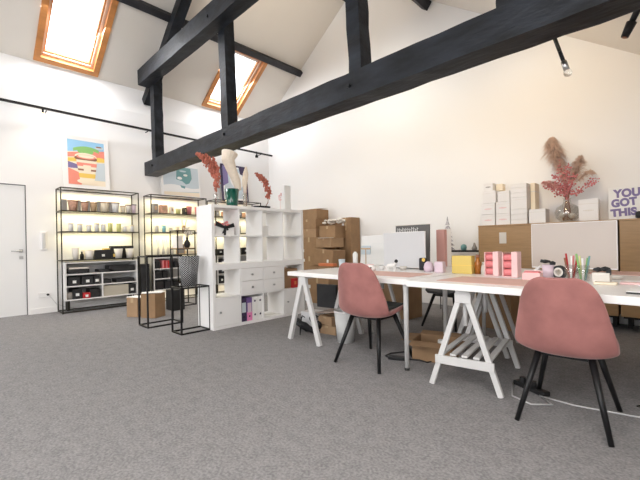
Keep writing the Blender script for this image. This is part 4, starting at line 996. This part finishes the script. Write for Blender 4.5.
MB().lathe([(0, 0), (.03, 0), (.04, .11), (.036, .11), (.027, .008), (0, .008)], 0, 0, 18).build('cup', 'lblue', o, True)
tag(MB().box(-.05, .05, -.03, .03, 0, .05, .01).build('dark_box', 'purple', loc=(-2.80, 3.40, Z), rz=.3), 'small dark violet box near the pale blue cup', 'box')
sm = [(-2.66, 3.42, .05, 'frost', 'pale pinkish dish left of the row before grey monitor'), (-2.53, 3.36, .045, 'pinkp', 'small pink box before the grey monitor'), (-2.40, 3.42, .04, 'paper', 'white bowl with dark pattern before the grey monitor'), (-2.14, 3.44, .045, 'frost', 'frosted small dish right of centre before grey monitor'), (-2.70, 3.30, .03, 'woodp', 'low wooden dish nearest the left pink chair back')]
for x, y, s_, m, l in sm:
    if 'box' in l: tag(MB().box(-s_, s_, -s_ * .8, s_ * .8, 0, s_ * 1.3, .004).build('small_box', m, loc=(x, y, Z)), l, 'box')
    else: tag(MB().lathe([(0, 0), (s_ * .6, 0), (s_, s_ * .9), (s_ * .92, s_ * .9), (s_ * .5, .006), (0, .006)], 0, 0, 18).build('small_dish', m, loc=(x, y, Z), smooth=True), l, 'dish')
o = thing('white_cup', 'white patterned mug with black marks before grey monitor', 'mug', (-2.37, 3.20, Z))
MB().lathe([(0, 0), (.035, 0), (.038, .06), (.034, .06), (.03, .006), (0, .006)], 0, 0, 18).build('mug_body', 'paper', o, True); MB().tube([(-.036, 0, .05), (-.06, 0, .045), (-.06, 0, .02), (-.036, 0, .015)], .005, 6).build('handle', 'paper', o, True)
mb = MB(); mb.blob((.01, -.037, .035), .01, 1, (1, .3, 1)); mb.blob((-.015, -.036, .02), .007, 1, (1, .3, 1)); mb.build('black_marks', 'black', o)
o = thing('white_figurine', 'small white dog figurine with dark head on desk', 'figurine', (-2.22, 3.34, Z))
MB().tube([(-.05, 0, .05), (0, 0, .055), (.05, 0, .06)], [.018, .024, .02], 10).build('figure_body', 'paper', o, True)
mb = MB()
for a, b in ((-.045, -.012), (-.045, .012), (.04, -.012), (.04, .012)): mb.tube([(a, b, .05), (a, b, 0)], .007, 6)
mb.build('legs', 'paper', o); MB().blob((.06, 0, .10), .02, 2).build('head', 'blackbox', o, True); MB().tube([(.045, 0, .065), (.06, 0, .10)], .012, 8).build('neck', 'paper', o, True)
o = thing('dark_pouch', 'black item with gold sticker right of the grey monitor', 'pouch', (-1.98, 3.56, Z))
MB().box(-.03, .05, -.02, .02, 0, .13, .012).build('body', 'blackbox', o); MB().blob((.03, -.025, .11), .022, 1, (1, .4, 1)).build('sticker', 'yink', o)
tag(MB().lathe([(0, 0), (.045, 0), (.05, .04), (.04, .08), (.02, .10), (0, .10)], 0, 0, 16).build('lilac_pouch', 'lilac', loc=(-1.83, 3.42, Z), smooth=True), 'lilac pink soft pouch left of the pink cup', 'pouch')
tag(MB().box(-.045, .045, -.03, .03, 0, .105, .006).build('pink_cup', 'lilac', loc=(-1.68, 3.36, Z)), 'square pale lilac pink holder left of the yellow box', 'cup')
tag(MB().tube([(-.09, 0, .02), (.06, .02, .05)], .022, 12).build('pink_roll', 'lilac', loc=(-1.76, 3.50, Z)), 'lilac pink roll lying behind the pink holder', 'roll')
# silver tree on windowsill-like rail behind
o = thing('silver_tree', 'glittery silver cone tree standing behind the desks', 'tree', (-2.17, 4.66, 0))
# stands on a slim black side frame
mb = MB(); random.seed(5)
for k in range(7):
    z = .92 + k * .065; rr = .115 - k * .0135
    mb.lathe([(rr * .45, z + .05), (rr, z), (rr * .8, z + .004), (0, z + .01)], 0, 0, 14)
mb.lathe([(.02, 1.33), (.008, 1.42), (0, 1.45)], 0, 0, 8)
mb.build('cone', 'silver', o)
o.location = (-2.62, 5.52, 0)
o = thing('black_console', 'black metal rail of a low console against back wall', 'console', (-2.40, 5.52, 0))
mb = MB()
mb.box(-.32, .32, -.12, .12, .89, .915); mb.build('top', 'blackm', o)
for x_ in (-.31, .30):
    for y_ in (-.11, .10): MB().box(x_, x_ + .012, y_, y_ + .012, 0, .89).build('leg', 'blackm', o)
tag(MB().lathe([(0, 0), (.035, 0), (.045, .04), (.04, .07), (.015, .09), (0, .09)], 0, 0, 14).build('small_ornament', 'tink', loc=(-2.36, 5.5, .915), smooth=True), 'left small grey green ornament on the black console', 'ornament')
tag(MB().lathe([(0, 0), (.03, 0), (.04, .03), (.02, .07), (.01, .11), (0, .11)], 0, 0, 14).build('small_ornament', 'cyl', loc=(-2.20, 5.5, .915), smooth=True), 'right small grey ornament on the black console', 'ornament')
# yellow box & amber bottle
o = thing('yellow_box', 'shiny yellow gift box standing on right desk', 'box', (-1.45, 3.36, Z), -.05)
MB().box(-.095, .095, -.035, .035, 0, .165, .003).build('box_body', 'yellow', o); MB().box(-.0965, .0965, -.0365, .0365, .075, .079).build('seam', 'yink', o)
o = thing('amber_bottle', 'orange amber bottle right of the yellow box', 'bottle', (-1.325, 3.38, Z))
MB().lathe([(0, 0), (.026, 0), (.028, .10), (.014, .13), (.014, .15), (0, .15)], 0, 0, 16).build('body', 'amber', o, True); MB().lathe([(0, .15), (.017, .15), (.017, .175), (0, .175)], 0, 0, 16).build('cap', 'bink', o, True)
o = thing('clear_jar', 'small clear jar between amber bottle and pink holder', 'jar', (-1.26, 3.36, Z)); MB().lathe([(0, 0), (.025, 0), (.025, .07), (.018, .09), (0, .09)], 0, 0, 16).build('body', 'frost', o, True); MB().lathe([(0, .09), (.02, .09), (.02, .11), (0, .11)], 0, 0, 16).build('lid', 'steel', o, True)
# pink holders with rolls
for x, y, l, nr in ((-1.155, 3.30, 'pale pink holder of rose rolls, left of the two', 3), (-.99, 3.24, 'pale pink holder of rose rolls, right of the two', 3)):
    o = thing('roll_holder', l, 'holder', (x, y, Z), -.05)
    mb = MB(); mb.box(-.066, -.060, -.04, .04, 0, .20).box(.005, .052, -.045, .045, 0, .205, .004).box(-.06, .005, .034, .04, 0, .2)
    mb.box(-.060, .005, -.04, .034, 0, .006); mb.build('holder_body', 'pinkp', o)
    for k in range(3): MB().tube([(-.059, -.004, .036 + .062 * k), (.003, -.004, .036 + .062 * k)], .029, 16).build('rose_roll', 'pinkr', o)
    MB().box(-.060, .005, -.03, .03, .192, .198).build('lid', 'bink' if 'right' in l else 'pinkr', o)
tag(MB().tube([(0, 0, .0), (.0, 0, .04), (.04, 0, .09)], [.03, .02, .004], 10).build('white_funnel', 'paper', loc=(-.86, 3.36, Z)), 'small white paper cone right of the pink holders', 'cone')
o = thing('pink_box', 'low open pink box with rose contents on right desk', 'box', (-.80, 3.06, Z), -.05)
MB().box(-.06, .06, -.035, -.031, 0, .055).box(-.06, .06, .031, .035, 0, .07).box(-.06, -.056, -.031, .031, 0, .055).box(.056, .06, -.031, .031, 0, .055).box(-.056, .056, -.031, .031, 0, .004).build('box_body', 'pinkp', o); MB().box(-.054, .054, -.028, .028, .004, .066, .01).build('rose_contents', 'pinkr', o)
o = thing('lilac_cup', 'lilac cup with dark pen tops on the right desk', 'cup', (-.74, 3.25, Z))
MB().lathe([(0, 0), (.036, 0), (.042, .105), (.038, .105), (.033, .006), (0, .006)], 0, 0, 20).build('cup', 'lilac', o, True)
mb = MB(); mb.blob((-.02, 0, .13), .022, 1, (1.8, 1, .7)); mb.blob((.03, 0, .115), .02, 1, (1.2, 1, 1)); mb.tube([(-.05, 0, .14), (.04, 0, .12)], .008, 6); mb.build('dark_clips', 'blackbox', o)
o = thing('tape_dispenser', 'black tape dispenser with clear roll on right desk', 'dispenser', (-.665, 3.24, Z), -.3)
mb = MB(); n = 20
ring = [(.0 + .052 * math.cos(2 * PI * k / n), .052 * math.sin(2 * PI * k / n) + .055) for k in range(n)]
for r1_, r2_, m_, nm_ in ((.05, .034, 'blackbox', 'rim'), (.034, .022, 'frost', 'tape_roll')):
    q = MB(); R1 = []
    for yy in (-.014, .014):
        R1.append([q.bm.verts.new((r1_ * math.cos(2 * PI * k / n), yy, .052 + r1_ * math.sin(2 * PI * k / n))) for k in range(n)])
        R1.append([q.bm.verts.new((r2_ * math.cos(2 * PI * k / n), yy, .052 + r2_ * math.sin(2 * PI * k / n))) for k in range(n)])
    for k in range(n):
        k2 = (k + 1) % n
        for A, B in ((0, 1), (2, 3), (0, 2), (1, 3)): q.bm.faces.new((R1[A][k], R1[A][k2], R1[B][k2], R1[B][k]))
    q.build(nm_, m_, o)
MB().box(-.03, .05, -.018, .018, 0, .012, .003).build('base', 'blackbox', o)
# pen cups
for j, (x, y, cols, l) in enumerate(((-.585, 3.20, ('red', 'pinkr', 'red', 'bink', 'paper'), 'clear cup of red pens beside tape dispenser'), (-.505, 3.17, ('gink', 'lime', 'gink', 'paper', 'tink'), 'clear cup of green pens right of the red pens'))):
    o = thing('pen_cup', l, 'cup', (x, y, Z)); o.scale = (1.12, 1.12, 1.25)
    MB().lathe([(0, 0), (.032, 0), (.036, .09), (.034, .09), (.030, .005), (0, .005)], 0, 0, 18).build('glass_cup', 'thin', o, True)
    for k, m in enumerate(cols):
        a = k * 1.257 + j; MB().tube([(.012 * math.cos(a), .012 * math.sin(a), .006), (.036 * math.cos(a), .034 * math.sin(a), .13 + .012 * (k % 3))], .0055, 7).build('pen', m, o)
o = thing('clear_box', 'clear acrylic box with black binder clips on top', 'box', (-.40, 3.16, Z), -.05)
MB().box(-.05, .05, -.035, .035, 0, .065, .004).build('box_body', 'frost', o)
mb = MB(); mb.blob((-.02, 0, .085), .022, 1, (1.5, 1, .8)); mb.blob((.02, 0, .09), .026, 1, (1.3, 1, .7)); mb.box(.03, .055, -.03, .0, .05, .09, .004); mb.build('black_clips', 'blackbox', o)
tag(MB().lathe([(0, 0), (.035, 0), (.06, .028), (.055, .028), (.03, .006), (0, .006)], 0, 0, 20).build('glass_dish', 'frost', loc=(-.36, 3.42, Z), smooth=True), 'shallow greenish glass dish on the right desk', 'dish')
boxy('pink_notebook', 'small pink notebook lying on the right desk', 'notebook', -.22, 3.10, Z, .15, .08, .012, 'pinkp')
boxy('cream_box', 'flat cream box in front of the clear acrylic box', 'box', -.36, 3.00, Z, .12, .07, .016, 'cink')
o = thing('laptop', 'closed pale laptop with dark edge at the right picture border', 'laptop', (-.02, 2.66, Z), -.1)
MB().box(-.19, .19, -.12, .12, 0, .008, .002).build('base', 'black', o); MB().box(-.188, .188, -.118, .118, .0085, .014, .002).build('lid', 'paper', o)
flat('paper_sheet', 'large white paper lying on the right desk by laptop', 'paper', -.05, 3.25, .3, .42, 'paper', -.1, .002)

# ------------------------------------------------------------------ light
w = bpy.data.worlds.new('world'); bpy.context.scene.world = w; w.use_nodes = True
nt = w.node_tree; bg = nt.nodes['Background']; bg.inputs[0].default_value = (.93, .96, 1, 1); bg.inputs[1].default_value = 4.0
def area(name, loc, target, sx, sy, power, col=(1, 1, 1), spread=PI):
    l = bpy.data.lights.new(name, 'AREA'); l.shape = 'RECTANGLE'; l.size = sx; l.size_y = sy; l.energy = power; l.color = col; l.spread = spread
    o = bpy.data.objects.new(name, l); C.objects.link(o); o.location = loc
    o.rotation_euler = (Vector(target) - Vector(loc)).to_track_quat('-Z', 'Y').to_euler(); return o
def point(name, loc, power, col, r=.05):
    l = bpy.data.lights.new(name, 'POINT'); l.energy = power; l.color = col; l.shadow_soft_size = r
    o = bpy.data.objects.new(name, l); C.objects.link(o); o.location = loc; return o
def spot(name, loc, target, power, ang, col, blend=.6, r=.05):
    l = bpy.data.lights.new(name, 'SPOT'); l.energy = power; l.color = col; l.spot_size = ang; l.spot_blend = blend; l.shadow_soft_size = r
    o = bpy.data.objects.new(name, l); C.objects.link(o); o.location = loc
    o.rotation_euler = (Vector(target) - Vector(loc)).to_track_quat('-Z', 'Y').to_euler(); return o
# skylight lamps, plus fill added at unseen front windows and the closed right slope
area('front_window_fill', (-5.1, YF + .05, 1.9), (-5.1, 3, 1.6), 2.2, 2.0, 50, (.97, .97, .97))
area('front_window_fill', (-1.3, YF + .05, 1.9), (-1.6, 3, 1.6), 2.2, 2.0, 55, (.90, .95, 1))
area('right_slope_fill', (.3, .4, 2.55), (-3.5, 1.6, .6), 1.0, 2.4, 66, (1, .975, .95))
area('right_slope_fill', (-.9, -1.6, 3.4), (-4.0, 1.0, .4), 1.2, 1.6, 72, (1, .975, .95))
for a, b in sky + extra:
    area('daylight_skylight', (-6.98, (a + b) / 2, 4.66), (-6.2, (a + b) / 2, 0), .95, .95, 52, (.93, .96, 1))
# warm wall-washing spots high in the roof
spot('ceiling_spot', (-3.4, 3.5, 3.9), (-3.9, 5.8, 2.6), 120, 1.9, (1, .90, .74), 1, .15)
spot('ceiling_spot', (-1.3, 3.9, 3.2), (-1.3, 5.8, 2.6), 62, 2.0, (1, .76, .46), 1, .12)
spot('track_spot', (-7.33, 1.14, 3.12), (-7.45, 1.2, 2.4), 7, 2.5, (1, .84, .62), 1, .04)
spot('ceiling_spot', (-4.6, 1.0, 4.5), (-7.3, 2.0, 1.0), 120, 1.35, (1, .83, .64), 1, .15)
spot('ceiling_spot', (-4.2, 3.4, 4.3), (-4.5, 4.4, 6.1), 50, 2.6, (1, .83, .60), 1, .2)  # added uplight that warms the middle of the ceiling, no fixture modelled
# led strips above each rack level
for (a, b) in ((1.33, 2.49), (2.74, 3.84), (4.08, 5.24)):
    for z in (2.02, 1.655, 1.315):
        area('led_strip', (-7.36, (a + b) / 2, z), (-7.40, (a + b) / 2, 0), b - a - .06, .03, 4.2, (1, .86, .46)).rotation_euler = (0, 0, PI / 2)
    if a > 2: area('led_strip', (-7.30, (a + b) / 2, .19), (0, 0, 0), b - a - .1, .03, 2.4, (1, .87, .60)).rotation_euler = (0, 0, PI / 2)

# ------------------------------------------------------------------ camera
cam = bpy.data.cameras.new('camera'); co = bpy.data.objects.new('camera', cam); C.objects.link(co)
cam.sensor_width = 36; cam.lens = 369 / 640 * 36; cam.shift_y = 4 / 640; cam.clip_start = .05
co.location = (0, 0, 1.05)
yaw = math.radians(44.5); roll = -.019
co.matrix_world = Matrix.Translation((0, 0, 1.05)) @ Matrix.Rotation(yaw, 4, 'Z') @ Matrix.Rotation(PI / 2, 4, 'X') @ Matrix.Rotation(roll, 4, 'Z')
sc = bpy.context.scene; sc.camera = co
sc.view_settings.view_transform = 'Standard'; sc.view_settings.look = 'None'; sc.view_settings.exposure = 0.2
sc.cycles.use_denoising = True; sc.cycles.max_bounces = 10; sc.cycles.diffuse_bounces = 6; sc.cycles.transparent_max_bounces = 12
sc.cycles.sample_clamp_indirect = 6; sc.cycles.caustics_reflective = False; sc.cycles.caustics_refractive = False
